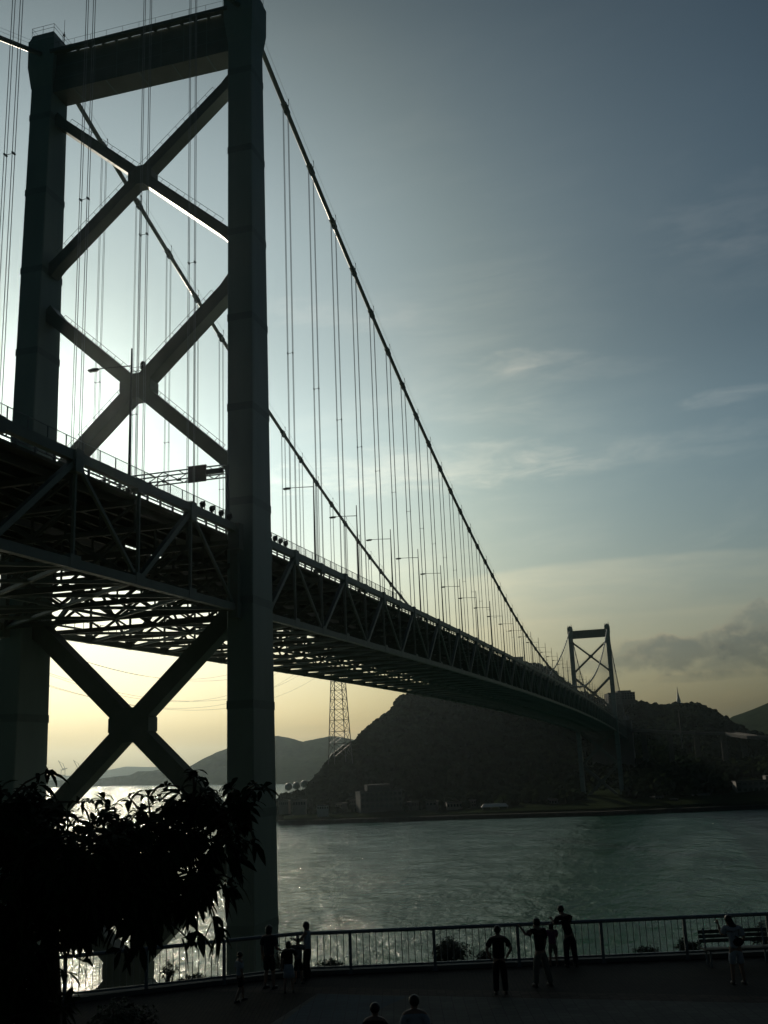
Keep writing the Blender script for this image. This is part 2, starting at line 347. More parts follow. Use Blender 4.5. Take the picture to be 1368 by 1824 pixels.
# ---- towers
def leg_w(z):
    t = z/TT; return 3.0*(1-t)+3.23*t, 7.36*(1-t)+3.6*t
def build_tower(x0, k):
    tw = empty('tower', (x0, 0, 0), parent=bridge)
    tag(tw, 'tall near tower of the bridge rising out of the picture' if k == 0 else 'small distant tower of the bridge on the far shore')
    for s in (-1, 1):
        mb = MB(); yc = s*14.43; rings = []
        for z in (-3, 60, 126.5):
            b, d = leg_w(z); c = .12
            rings.append([(-d/2+c, yc-b/2, z), (d/2-c, yc-b/2, z), (d/2, yc-b/2+c, z), (d/2, yc+b/2-c, z), (d/2-c, yc+b/2, z), (-d/2+c, yc+b/2, z), (-d/2, yc+b/2-c, z), (-d/2, yc-b/2+c, z)])
        mb.loft(rings)
        z = 9.0
        while z < 122:                    # field joints: dark splice bands wrapping the shaft
            rr = []
            for zz in (z-.45, z+.45):
                b, d = leg_w(zz); e = .012
                rr.append([(-d/2-e, yc-b/2-e, zz), (d/2+e, yc-b/2-e, zz), (d/2+e, yc+b/2+e, zz), (-d/2-e, yc+b/2+e, zz)])
            mb.loft(rr, 1)
            z += 11.3
        leg = mb.build('leg', [M_TOWER, M_JOINT], tw)
        # saddle housing flares out at the head of each leg
        mb = MB(); b, d = leg_w(127)
        def rg(z, e, f): return [(-d/2-e, yc-b/2-f, z), (d/2+e, yc-b/2-f, z), (d/2+e, yc+b/2+f, z), (-d/2-e, yc+b/2+f, z)]
        mb.loft([rg(126.5, 0, 0), rg(129.6, .45, .35), rg(133.6, .5, .4), rg(133.9, .35, .25), rg(TT, .1, 0)])
        mb.build('saddle_housing', M_TOWER, tw)
        mb = MB()                         # handrail round the head
        for zz in (TT+.55, TT+1.1): mb.tube([(-2.1, yc-1.7, zz), (2.1, yc-1.7, zz), (2.1, yc+1.7, zz), (-2.1, yc+1.7, zz), (-2.1, yc-1.7, zz)], .035, 4)
        for px_, py_ in ((-2.1, -1.7), (2.1, -1.7), (2.1, 1.7), (-2.1, 1.7), (0, -1.7), (0, 1.7), (-2.1, 0), (2.1, 0)): mb.tube([(px_, yc+py_, 133.8), (px_, yc+py_, TT+1.1)], .035, 4)
        mb.box((-1, yc-.8, TT-.1), (.4, yc+.7, TT+.75))
        mb.build('top_railing', M_RAIL, tw)
        mb = MB(); mb.tube([(1.2, yc-1.1*1, TT), (1.2, yc-1.1, TT+2.4)], .07, 6); mb.tube([(1.2, yc-1.1, TT+2.4), (1.2, yc-1.1, TT+4.4)], .03, 5); mb.ell((1.2, yc-1.1, TT+1.9), (.16, .16, .22))
        mb.build('beacon_mast', M_DARK, tw)
    # portal beam
    mb = MB(); yi = 12.95
    mb.box((-1.6, -yi, 125.5), (1.6, yi, 131.2))
    for zz in (127.4, 129.3): mb.box((-1.612, -yi, zz-.04), (-1.6, yi, zz+.04), 1)
    for yy in np.arange(-9.7, 9.8, 3.25): mb.box((-1.61, yy-.05, 125.52), (-1.6, yy+.05, 131.18), 1)
    for yy in np.arange(-9.7, 9.8, 4.85): mb.box((-1.55, yy-.1, 125.44), (1.55, yy+.1, 125.5), 1)
    mb.build('portal_beam', [M_BRACE, M_JOINT], tw)
    mb = MB(); mb.box((-2.6, -yi, 131.0), (-1.86, yi, 131.5))
    for yy in np.arange(-12, 12.1, 1.92): mb.box((-2.0, yy-.2, 131.02), (-1.58, yy+.2, 131.3))
    for yy in np.arange(-12.4, 12.5, 2.4): mb.tube([(-2.5, yy, 131.5), (-2.5, yy, 132.4)], .025, 4)
    mb.tube([(-2.5, -yi, 132.4), (-2.5, yi, 132.4)], .025, 4)
    mb.build('portal_walkway', M_BRACE, tw)
    # cross braces: four X frames of box members, with an eight-sided gusset where they meet
    for zc, dz, th in ((110.85, 11.25, 1.32), (81.95, 11.8, 1.65), (41.5, 12.1, 2.0), (15.8, 12.1, 2.0)):
        a = math.atan2(dz, 12.95); cs_, sn = math.cos(a), math.sin(a); xd = .88 if zc > 100 else 1.02
        for sgn in (1, -1):
            g = empty('cross_brace', (0, 0, 0), parent=tw) if False else None
            mb = MB(); y1 = 13.05
            p0 = (0, -y1, zc-sgn*dz*y1/12.95); p1 = (0, y1, zc+sgn*dz*y1/12.95)
            if sgn == 1: mb.beam(p0, p1, 2*xd, th, (0, -sn, cs_))
            else:
                for e0, e1 in ((p0, (0, -.5, zc+dz*.5/12.95)), ((0, .5, zc-dz*.5/12.95), p1)): mb.beam(e0, e1, 2*xd-.02, th, (0, sn, cs_))
            for e in (p0, p1):            # flared ends at the legs
                e = np.array(e); dv = (np.array((0, 0, zc))-e); dv /= np.linalg.norm(dv)
                mb.beam(e, e+dv*1.9, 2*xd-.06, th*1.35, (0, -sgn*sn, cs_), h2=th*.98)
            br = mb.build('cross_brace', M_BRACE, tw)
            if zc > 70:
                rl = MB(); nv = np.array((0, -sgn*sn, cs_)); nv = nv if nv[2] > 0 else -nv
                q0 = np.array(p0)+nv*(th/2); q1 = np.array(p1)+nv*(th/2)
                for t in np.linspace(.08, .92, 22): c = q0*(1-t)+q1*t; rl.tube([c+(-.9, 0, 0), c+nv*.5+(-.9, 0, 0)], .03, 4)
                rl.tube([q0*.92+q1*.08+nv*.5+(-.9, 0, 0), q0*.08+q1*.92+nv*.5+(-.9, 0, 0)], .03, 4)
                rl.build('stair_rail', M_RAIL, tw)
        mb = MB(); gk = th/1.35; o = [(1.7*gk, .5*gk), (.75*gk, 1.3*gk), (-.75*gk, 1.3*gk), (-1.7*gk, .5*gk), (-1.7*gk, -.5*gk), (-.75*gk, -1.3*gk), (.75*gk, -1.3*gk), (1.7*gk, -.5*gk)]
        mb.loft([[(-xd-.03, a_*1.0, zc+b_*1.0) for a_, b_ in o], [(xd+.03, a_*1.0, zc+b_*1.0) for a_, b_ in o]])
        mb.build('gusset', M_BRACE, tw)
    # little platform with an air beacon above the second crossing
    mb = MB(); mb.box((-1, -1.2, 83.25), (1, .6, 83.35))
    for yy in (-1.2, .6):
        for xx in (-1, 1): mb.tube([(xx, yy, 83.35), (xx, yy, 84.3)], .03, 4)
    for zz in (83.8, 84.3): mb.tube([(-1, -1.2, zz), (1, -1.2, zz), (1, .6, zz), (-1, .6, zz), (-1, -1.2, zz)], .025, 4)
    mb.tube([(0, -.5, 83.3), (0, -.5, 84.5)], .13, 8); mb.ell((0, -.5, 84.95), (.36, .36, .5)); mb.box((-.2, -.75, 84.35), (.2, -.25, 84.6))
    mb.build('air_beacon', M_DARK, tw)
    # concrete footing
    mb = MB(); mb.box((-8, -20, -9), (8, 20, -2.5)); mb.build('footing', M_CONC, tw)
    return tw
build_tower(0.0, 0); build_tower(SPAN, 1)

# ---- main cables
for s in (-1, 1):
    y = s*W2
    xs = list(np.linspace(-178, 0, 60))+list(np.linspace(0, SPAN, 240))[1:]+list(np.linspace(SPAN, SPAN+178, 40))[1:]
    pts = [(x, y, cable(x)) for x in xs]
    mb = MB(); mb.tube(pts, .33, 12); c = mb.build('main_cable', M_CABLE, bridge, smooth=True)
    mb = MB()
    for dy in (-.42, .42): mb.tube([(x, y+dy, cable(x)+1.25) for x in xs], .018, 4)
    mb.build('hand_rope', M_ROPE, c)

# ---- hangers: two looped ropes each, clamp, hand-rope post
def hanger(mb, band, x, s):
    y = s*W2; zc = cable(x); zb = deck(x)+.5
    if zc-zb < 1.2: return False
    for dx in (-.16, .16):
        for dy in (-.36, .36): mb.tube([(x+dx, y+dy, zc-.1), (x+dx, y+dy, zb)], .036, 4, cap=False)
    Lh = zc-zb
    if Lh > 14:
        zz = zb+.42*Lh
        mb.tube([(x, y-.36, zz), (x, y+.36, zz)], .03, 4)
        for dy in (-.36, .36): mb.box((x-.2, y+dy-.06, zz-.06), (x+.2, y+dy+.06, zz+.06))
    sl = (cable(x+.5)-cable(x-.5)); d = np.array((1, 0, sl)); d /= np.linalg.norm(d); c0 = np.array((x, y, zc))
    band.tube([c0-d*.85, c0+d*.85], .45, 12); band.box((x-.5, y-.12, zc-.85), (x+.3, y+.12, zc-.4))
    for dy in (-.42, .42): band.tube([(x+.1, y+dy, zc+.2), (x+.1, y+dy, zc+1.3)], .035, 4)
    band.box((x+.02, y-.42, zc+.42), (x+.18, y+.42, zc+.5)); band.ell((x+.1, y-.42, zc+1.35), (.08, .08, .18), 6, 5)
    return True
single = [(x, -1) for x in nearx[:6]]+[(x, 1) for x in nearx[:6]]+[(x, -1) for x in mainx[:50]]+[(x, 1) for x in mainx[:34]]
rest = [(x, s) for s in (-1, 1) for x in nearx+mainx+farx if (x, s) not in single]
for x, s in single:
    a, b = MB(), MB()
    if hanger(a, b, x, s):
        h = a.build('hanger', M_ROPE, bridge); b.build('cable_band', M_CABLE, h)
a = MB()
for x, s in rest: hanger(a, a, x, s)
tag(a.build('distant_hangers', M_ROPE, bridge), kind='stuff')

# ---- stiffening trusses
def chord(mb, xs, y, dz, w, h):
    for x0, x1 in zip(xs[:-1], xs[1:]): mb.beam((x0, y, deck(x0)+dz), (x1, y, deck(x1)+dz), w, h)
ndiag = 0
for s in (-1, 1):
    y = s*W2
    tr = empty('side_truss', (0, 0, 0), parent=bridge)
    runs = [[-4.2]+nearx+[nearx[-1]-PN], [4.2]+mainx+[SPAN-4.2], [SPAN+4.2]+farx+[farx[-1]+PN]]
    rest_m = MB()
    for dz, h, nm in ((0, .85, 'top_chord'), (-HT, .78, 'bottom_chord')):
        for rn, r in zip(runs, (nearx, mainx, farx)):
            mb = MB(); chord(mb, sorted(rn), y, dz, .62, h)
            for x in r:                   # gusset plates and splices
                mb.box((x-.75, y-.34, deck(x)+dz-(.75 if dz == 0 else .42)), (x+.75, y+.34, deck(x)+dz+(.5 if dz == 0 else .7)))
            mb.build(nm, M_STEEL, tr)
    for r, ri in ((nearx, 0), (mainx, 1), (farx, 2)):
        for k, x in enumerate(r):
            zt, zb = deck(x), deck(x)-HT
            lim = 70 if s == -1 else 24
            solo = ri < 2 and (k < lim)
            mb = MB() if solo else rest_m
            mb.beam((x, y, zb+.3), (x, y, zt-.4), .27, .24, (1, 0, 0))
            if k % 2 == 0:                # hanger anchorage block hanging below the top chord at the main nodes
                mb.box((x-.55, y-.42, zt-1.3), (x+.55, y+.42, zt+.62))
            if solo: mb.build('vertical', M_STEEL, tr)
            if k % 2 == 0:                # top node: two diagonals run down from it
                for j in (-1, 1):
                    x2 = x+j*PN
                    if ri == 0 and k == 0 and j == 1: x2 = -4.6
                    if ri == 1 and k == 0 and j == -1: x2 = 4.6
                    if ri == 1 and k == 66 and j == 1: x2 = SPAN-4.6
                    mb = MB() if solo else rest_m
                    comp = (j == -1)
                    mb.beam((x+j*.35, y, zt-.5), (x2-j*.35, y, deck(x2)-HT+.4), (.5 if comp else .3), (.5 if comp else .28), (0, 1, 0))
                    if solo: mb.build('diagonal', M_STEEL, tr)
    tag(rest_m.build('distant_web_members', M_STEEL, tr), kind='stuff')
    # end posts and bearings beside the tower legs
    for x in (-4.3, 4.3, SPAN-4.3, SPAN+4.3):
        mb = MB(); z = deck(x)
        mb.beam((x, y, z-HT-.5), (x, y, z-.6), .9, .7, (1, 0, 0)); mb.box((x-.6, y-.55, z-HT-1.2), (x+.6, y+.55, z-HT+.6)); mb.box((x-.55, y-.75, z-2.4), (x+.55, y+.55, z+.45))
        mb.build('end_post', M_STEEL, tr)

# ---- floor system between the trusses
allx = sorted(nearx+[-4.3, 4.3]+mainx+[SPAN-4.3, SPAN+4.3]+farx)
for x in allx:
    zt = deck(x); zb = zt-HT; mb = MB(); yi = W2-.33
    mb.beam((x, -yi, zt-1.55), (x, yi, zt-1.55), .45, .5)          # floor truss
    mb.beam((x, -yi, zt-4.1), (x, yi, zt-4.1), .4, .4)
    ys = np.linspace(-yi, yi, 9)
    for i in range(8):
        if i % 2 == 0: mb.beam((x, ys[i], zt-1.7), (x, ys[i+1], zt-4.0), .26, .26)
        else: mb.beam((x, ys[i], zt-4.0), (x, ys[i+1], zt-1.7), .26, .26)
        mb.beam((x, ys[i], zt-4.0), (x, ys[i], zt-1.7), .2, .2, (1, 0, 0))
    mb.beam((x, -yi, zb), (x, yi, zb), .42, .5)                    # bottom strut
    for j in (-1, 1):                                              # sway bracing
        mb.beam((x, j*yi, zb+.3), (x, j*yi*.5, zt-4.0), .26, .3); mb.beam((x, j*yi*.5, zt-4.0), (x, 0, zb+.2), .26, .3)
        mb.beam((x, j*yi, zt-4.0), (x, j*yi*.5, zb+.2), .22, .22)
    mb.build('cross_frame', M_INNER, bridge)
for seg in (sorted(nearx+[-4.3]), [4.3]+mainx+[SPAN-4.3], [SPAN+4.3]+farx):
    mb = MB()
    for x0, x1 in zip(seg[:-1], seg[1:]):
        z0, z1 = deck(x0)-HT, deck(x1)-HT; xm = (x0+x1)/2
        for j in (-1, 1):
            mb.beam((x0, j*W2*.97, z0-.02), (x1, 0, z1-.02), .36, .3); mb.beam((x0, 0, z0-.05), (x1, j*W2*.97, z1-.05), .36, .3)
        mb.beam((x0, 0, z0+.05), (x1, 0, z1+.05), .3, .3)
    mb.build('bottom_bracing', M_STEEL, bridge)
mb = MB()
for seg in (sorted(nearx+[-4.3]), [4.3]+mainx+[SPAN-4.3], [SPAN+4.3]+farx):
    for x0, x1 in zip(seg[:-1], seg[1:]):
        for y in np.arange(-11.5, 11.6, 2.09): mb.ibeam((x0, y, deck(x0)-.86), (x1, y, deck(x1)-.86), .3, .8)
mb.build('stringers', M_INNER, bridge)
mb = MB(); prof = [-98]+list(np.arange(-90, 880, 10))+[880]
for y0, y1 in ((-12.7, -.6), (.6, 12.7)):
    mb.loft([[(x, y0, deck(x)-.42), (x, y1, deck(x)-.42), (x, y1, deck(x)-.14), (x, y0, deck(x)-.14)] for x in prof])
mb.build('road_slab', M_SLAB, bridge)
for s in (-1, 1):
    mb = MB(); y = s*12.5
    for x in np.arange(-98, 876, 2.59): mb.box((x-.07, y-.1, deck(x)-.14), (x+.07, y+.1, deck(x)+.85))
    for dz in (.25, .55, .85):
        for x0, x1 in zip(prof[:-1], prof[1:]): mb.beam((x0, y, deck(x0)+dz), (x1, y, deck(x1)+dz), .12, .12)
    mb.build('guard_rail', M_RAIL, bridge)
    if s == 1:
        mb = MB()                         # inspection walkway under the deck
        for x0, x1 in zip(prof[:-1], prof[1:]):
            mb.beam((x0, 11.2, deck(x0)-HT+.55), (x1, 11.2, deck(x1)-HT+.55), .9, .07)
            mb.beam((x0, 11.65, deck(x0)-HT+1.6), (x1, 11.65, deck(x1)-HT+1.6), .05, .05)
        for x in np.arange(-98, 300, 2.0): mb.box((x-.03, 11.62, deck(x)-HT+.55), (x+.03, 11.68, deck(x)-HT+1.6))
        mb.build('inspection_walkway', M_INNER, bridge)
    # tall wire fence over the park
    fn = MB(); xs = list(np.arange(-98, 71, 2.6)); y = s*13.4
    for x in xs: fn.box((x-.04, y-.04, deck(x)-.2), (x+.04, y+.04, deck(x)+2.15))
    for dz in (.3, 2.15):
        for x0, x1 in zip(xs[:-1], xs[1:]): fn.beam((x0, y, deck(x0)+dz), (x1, y, deck(x1)+dz), .06, .06)
    f = fn.build('mesh_fence', M_RAIL, bridge)
    fn = MB()
    for x0, x1 in zip(xs[:-1], xs[1:]): fn.add([(x0, y, deck(x0)+.3), (x1, y, deck(x1)+.3), (x1, y, deck(x1)+2.1), (x0, y, deck(x0)+2.1)], [(0, 1, 2, 3)])
    fn.build('wire_panel', M_MESH, f)
# floodlights on the chord either side of the near leg, aimed up the tower
for x in (-12.5, -10.2, -7.9, -5.8, 5.8, 7.6, 9.4, 11.2):
    mb = MB(); z = deck(x)+.42; y = -W2
    mb.box((x-.09, y-.09, z), (x+.09, y+.09, z+.3)); mb.beam((x-.22, y, z+.33), (x+.22, y, z+.33), .36, .07)
    for q in (-.22, .22): mb.box((x-.05, y+q-.03, z+.33), (x+.05, y+q+.03, z+.68))
    mb.beam((x-.2, y, z+.5), (x+.22, y, z+.7), .36, .34, w2=.42, h2=.46); mb.beam((x+.22, y, z+.7), (x+.3, y, z+.74), .46, .5)
    mb.build('floodlight', M_DARK, bridge)

# ---- street lamps on the deck
def street_lamp(n):
    t = empty('street_lamp')
    mb = MB(); mb.tube([(0, 0, -.3), (0, 0, 8), (0, 0, 13.9)], [.16, .12, .07], 8); mb.box((-.25, -.25, -.35), (.25, .25, .1)); mb.box((-.18, -.2, .5), (.18, .2, 1.2)); mb.build('pole', M_LAMP, t)
    mb = MB(); mb.tube([(0, 0, 12.15), (0, 2.2, 12.3), (0, 3.6, 12.35)], [.06, .05, .05], 6); mb.build('arm', M_LAMP, t)
    mb = MB(); mb.loft([[(-.14, 3.5, 12.28), (.14, 3.5, 12.28), (.1, 3.5, 12.42), (-.1, 3.5, 12.42)], [(-.22, 4.0, 12.2), (.22, 4.0, 12.2), (.16, 4.0, 12.46), (-.16, 4.0, 12.46)], [(-.16, 4.6, 12.24), (.16, 4.6, 12.24), (.1, 4.6, 12.4), (-.1, 4.6, 12.4)]])
    h = mb.build('lamp_head', M_LAMP, t)
    mb = MB(); mb.box((-.15, 3.65, 12.16), (.15, 4.5, 12.22)); mb.build('lens', M_GLASS, h)
    return t
proto = None; ordn = ['first', 'second', 'third', 'fourth', 'fifth', 'sixth', 'seventh', 'eighth', 'ninth', 'tenth', 'eleventh', 'twelfth']
lampx = [-45.4, -24.6, 6.0]+[26.7+20.714*k for k in range(33)]
for i, x in enumerate(lampx):
    t = proto = street_lamp(0) if proto is None else None or proto
    if i: t = copy_tree(proto)
    t.location = (x, -12.95, deck(x))
    if i == 0: lb = 'lamp post on the deck at the left edge, left of the near tower'
    elif i == 1: lb = 'tall lamp post on the deck standing between the two legs of the near tower'
    elif i == 2: lb = 'lamp post hidden behind the right near tower leg, only its lamp showing'
    elif i-3 < 12: lb = f'slim lamp post on the bridge deck, {ordn[i-3]} one right of the near tower'
    else: lb = 'tiny distant lamp post in the crowded row on the deck near the far tower'
    tag(t, lb, 'street lamp', 'lamp posts along the bridge deck')

# ---- sign gantry across the road just before the near tower
gx = -4.6; gz = deck(gx)+6.6
ga = tag(empty('sign_gantry', (gx, 0, 0)), 'lattice sign gantry over the road with a dark board, left of the near tower leg', 'sign gantry')
mb = MB()
for xx in (-.7, .7):
    for dz in (-.52, .52): mb.beam((xx, -13.7, gz+dz), (xx, 12.4, gz+dz), .13, .13)
    ys = np.linspace(-13.7, 12.4, 15)
    for i in range(14): mb.beam((xx, ys[i], gz+(-.52 if i % 2 else .52)), (xx, ys[i+1], gz+(.52 if i % 2 else -.52)), .08, .08)
for yy in np.linspace(-13.7, 12.4, 15):
    for dz in (-.52, .52): mb.beam((-.7, yy, gz+dz), (.7, yy, gz+dz), .08, .08)
mb.build('lattice_beam', M_RAIL, ga)
for s in (-1, 1):
    yp = 12.2 if s == 1 else -13.75; mb = MB(); mb.tube([(0, yp, deck(gx)-.2), (0, yp, gz+.7)], .25, 8); mb.build('post', M_RAIL, ga)
mb = MB(); mb.box((-1.0, -11.6, gz-1.15), (-.8, -9.4, gz+.66)); mb.box((-1.1, -11.65, gz+.66), (-.75, -9.35, gz+.72)); mb.beam((-.75, -13.6, gz-.1), (-.75, -11.5, gz-.1), .35, .55); mb.build('sign_board', M_DARK, ga)
for yy in (-8.2, -6.4, -4.6):
    mb = MB(); mb.ell((-.8, yy, gz-.62), (.16, .3, .13)); mb.tube([(-.8, yy, gz-.6), (-.8, yy, gz-.35)], .05, 5); mb.build('sign_lamp', M_LAMP, ga)

# ------------------------------------------------------------------ sea
mb = MB(); mb.add([(-4000, -4500, -5), (14000, -4500, -5), (14000, 12000, -5), (-4000, 12000, -5)], [(0, 1, 2, 3)])
tag(mb.build('sea', M_WATER), 'dark rippled green grey water of the strait', kind='structure')

# ------------------------------------------------------------------ far land
def vnoise(x, y, s=1.0, seed=0):
    x = np.asarray(x)/s; y = np.asarray(y)/s; xi = np.floor(x).astype(int); yi = np.floor(y).astype(int); xf = x-xi; yf = y-yi
    def h(a, b):
        n = (a*374761393+b*668265263+seed*1442695041) & 0x7fffffff
        n = (n ^ (n >> 13))*1274126177 & 0x7fffffff
        return ((n ^ (n >> 16)) & 0xffff)/65535.0
    u = xf*xf*(3-2*xf); v = yf*yf*(3-2*yf)
    return (h(xi, yi)*(1-u)+h(xi+1, yi)*u)*(1-v)+(h(xi, yi+1)*(1-u)+h(xi+1, yi+1)*u)*v
HILLS = []
def hill(name, ridge, Dr, Ds, zs, back, label, rows=46, step=3, power=1.15, amp=6, mt=None, drop=0):
    """radial ridge: each column runs from its shore distance up to the ridge and falls away behind"""
    pxs = np.arange(ridge[0][0], ridge[-1][0]+.1, step); pys = np.interp(pxs, [a for a, _ in ridge], [b for _, b in ridge])
    dr = np.interp(pxs, [a for a, _ in Dr], [b for _, b in Dr]); ds = np.interp(pxs, [a for a, _ in Ds], [b for _, b in Ds])
    ts = np.concatenate([np.linspace(0, 1, rows), 1+np.linspace(.06, 1, 14)]); V = np.zeros((len(pxs), len(ts), 3))
    for i, (px, py) in enumerate(zip(pxs, pys)):
        d = ray(px, py); hd = np.array([d[0], d[1]])/math.hypot(d[0], d[1]); zr = CAM[2]+d[2]/math.hypot(d[0], d[1])*dr[i]-drop
        D = np.where(ts <= 1, ds[i]+(dr[i]-ds[i])*ts, dr[i]+back*(ts-1))
        q = np.where(ts <= 1, ts, 1)
        z = zs+(zr-zs)*q**power
        z = np.where(ts > 1, zr-(zr+10)*(ts-1)**1.3, z)
        X = CAM[0]+hd[0]*D; Y = CAM[1]+hd[1]*D
        nz = (vnoise(X, Y, 160, 1)-.5)*2.2+(vnoise(X, Y, 60, 2)-.5)+(vnoise(X, Y, 22, 3)-.5)*.5
        z = z+nz*amp*np.clip(ts*4, 0, 1)*np.clip((1-np.clip(ts, 0, 1))*4+.25, 0, 1)
        lim = CAM[2]+(zr-CAM[2])*D/dr[i]
        z = np.where(ts < 1, np.minimum(z, lim-0.5), z)
        z[0] = -8
        V[i] = np.stack([X, Y, z], 1)
    nr = len(ts); fs = [(i*nr+j, (i+1)*nr+j, (i+1)*nr+j+1, i*nr+j+1) for i in range(len(pxs)-1) for j in range(nr-1)]
    me = bpy.data.meshes.new(name); me.from_pydata(V.reshape(-1, 3).tolist(), [], fs); me.update(); me.materials.append(mt or M_HILL)
    me.polygons.foreach_set('use_smooth', [True]*len(me.polygons))
    o = bpy.data.objects.new(name, me); COL.objects.link(o); tag(o, label, kind='structure'); HILLS.append(V)
    return V
def ico():
    bm = bmesh.new(); bmesh.ops.create_icosphere(bm, subdivisions=2, radius=1); v = np.array([x.co[:] for x in bm.verts]); f = np.array([[a.index for a in p.verts] for p in bm.faces]); bm.free(); return v, f
ICV, ICF = ico()
def woodland(name, V, n, rlo, rhi, label, tmin=.05, tmax=1.0, avoid=None):
    """broad tree crowns scattered over a hill, one mass"""
    nc, nr = V.shape[:2]; nrm = nr-14; allv = []; allf = []
    k = 0; o = 0; tries = 0
    while k < n and tries < n*4:
        tries += 1
        a = rng.random()*(nc-1.01); b = (tmin+(tmax-tmin)*rng.random()**.7)*(nrm-1)-.01; i, j = int(a), int(max(b, 0)); u, v_ = a-i, b-j
        p = V[i, j]*(1-u)*(1-v_)+V[i+1, j]*u*(1-v_)+V[i, j+1]*(1-u)*v_+V[i+1, j+1]*u*v_
        if avoid and avoid(p): continue
        r = rlo+(rhi-rlo)*rng.random()
        jit = 1+.5*(rng.random(len(ICV))-.5)
        vv = ICV*jit[:, None]*np.array([r*(.8+.4*rng.random()), r*(.8+.4*rng.random()), r*(.75+.45*rng.random())])
        allv.append(vv+p+np.array([0, 0, r*.25])); allf.append(ICF+o); o += len(ICV); k += 1
    me = bpy.data.meshes.new(name); me.from_pydata(np.concatenate(allv).tolist(), [], np.concatenate(allf).tolist()); me.update(); me.materials.append(M_WOOD)
    ob = bpy.data.objects.new(name, me); COL.objects.link(ob); tag(ob, label, kind='stuff'); return ob

# main wooded hill behind the far shore, left to right
mainridge = [(492, 1420), (510, 1411), (530, 1408), (548, 1402), (560, 1390), (575, 1372), (590, 1352), (610, 1332), (630, 1318), (650, 1298), (672, 1282), (695, 1266), (712, 1242), (730, 1232), (760, 1218), (800, 1202), (850, 1186), (900, 1178), (930, 1176), (955, 1180), (980, 1188), (1005, 1210), (1030, 1226), (1060, 1240), (1090, 1241), (1130, 1246), (1160, 1252), (1183, 1257), (1200, 1251), (1240, 1253), (1270, 1264), (1300, 1284), (1330, 1300), (1400, 1320)]
V1 = hill('hill', mainridge, [(492, 900), (548, 900), (640, 1000), (750, 1250), (900, 1650), (1060, 1500), (1200, 1350), (1400, 1250)],
          [(492, 850), (548, 830), (700, 815), (900, 800), (1100, 800), (1400, 850)], 0, 500, 'dark wooded hill on the far shore', amp=7, drop=5)
woodland('woodland', V1, 15000, 2.0, 4.8, 'dense dark wood covering the far hill')
hill('distant_hill', [(1230, 1330), (1285, 1290), (1305, 1277), (1325, 1270), (1345, 1262), (1368, 1252), (1420, 1250)], [(1230, 2600), (1420, 2600)], [(1230, 2000), (1420, 2000)], 0, 500, 'faded hill at the right edge', amp=5, rows=24, mt=M_WOOD)
# low shelf of land the quay and road stand on
hill('shore_land', [(505, 1432), (540, 1430), (600, 1428), (700, 1424), (850, 1414), (1000, 1402), (1060, 1394), (1150, 1384), (1250, 1372), (1368, 1358), (1480, 1346)], [(505, 960), (700, 930), (1000, 905), (1480, 940)],
     [(505, 795), (600, 777), (830, 763), (1070, 750), (1180, 759), (1368, 780), (1480, 796)], -1.9, 200, 'low dark shore below the hill', amp=2.5, rows=30, power=.9)
V3 = HILLS[-1]
def clear(p):
    px, py = topx(p); return (636 < px < 724 and py > 1380) or (1035 < px < 1115) or (1312 < px and py > 1385)
woodland('shore_wood', V3, 1500, 2.5, 5.5, 'dark trees along the far shore', .22, 1.0, clear)
# grey far hills at the left, beyond the strait
hill('far_hill', [(-60, 1394), (180, 1388), (230, 1380), (245, 1373), (275, 1374), (300, 1372), (330, 1368), (360, 1352), (385, 1341), (410, 1332), (440, 1322), (470, 1315), (495, 1312), (515, 1316), (540, 1323), (560, 1319), (585, 1313), (600, 1312), (640, 1320), (700, 1345)],
     [(-60, 5000), (330, 3700), (700, 3400)], [(-60, 4700), (180, 4300), (330, 3250), (520, 2600), (700, 2600)], -2, 900, 'hazy wooded hills beyond the water at left', amp=14, rows=30, mt=M_WOOD)
hill('faint_hill', [(-80, 1384), (60, 1384), (140, 1381), (190, 1372), (225, 1365), (260, 1366), (300, 1367), (340, 1372), (420, 1374)], [(-80, 8200), (420, 8200)], [(-80, 7600), (420, 7600)], -2, 900, 'faint distant hills on the horizon at left', amp=8, rows=16, mt=M_WOOD)

# ------------------------------------------------------------------ far shore buildings and structures
def face_cam(p):
    return math.atan2(p[1]-CAM[1], p[0]-CAM[0])
def building(name, px, py, D, wpx, hpx, depth, floors, bays, label, cat, wall=None, roof_h=.6, rz=.25, rooftop=None):
    base = ath(px, py, D); k = D/FPX; wd, ht = wpx*k, hpx*k
    t = tag(empty(name, tuple(base), face_cam(base)+rz), label, cat)       # local +X away from the camera, +Y left
    mb = MB(); mb.box((0, -wd/2, -6), (depth, wd/2, ht)); mb.build('wall', wall or M_PALE, t)
    mb = MB(); mb.box((-.3, -wd/2-.3, ht), (depth+.3, wd/2+.3, ht+.35)); mb.box((-.3, -wd/2-.3, ht+.35), (0, wd/2+.3, ht+roof_h+.3))
    if rooftop:
        for a0, a1, hh in rooftop: mb.box((depth*.25, -wd/2+wd*a0, ht+.35), (depth*.8, -wd/2+wd*a1, ht+.35+hh))
    mb.build('roof', M_ROOF, t)
    fh_ = ht/floors
    for f in range(floors):
        for b in range(bays):
            wb = MB(); y0 = -wd/2+wd*(b+.18)/bays; y1 = -wd/2+wd*(b+.82)/bays
            wb.box((-.06, y0, f*fh_+fh_*.3), (.05, y1, f*fh_+fh_*.8)); wb.build('window', M_WIN, t)
        sb = MB(); sb.box((-.5, -wd/2, f*fh_+.02), (-.003, wd/2, f*fh_+.3)); sb.build('balcony_ledge', wall or M_PALE, t)
    return t
building('shore_building', 680, 1440, 812, 74, 28, 16, 3, 9, 'pale three storey building on the far shore below the wooded hill', 'building', rooftop=[(.25, .8, 5)])
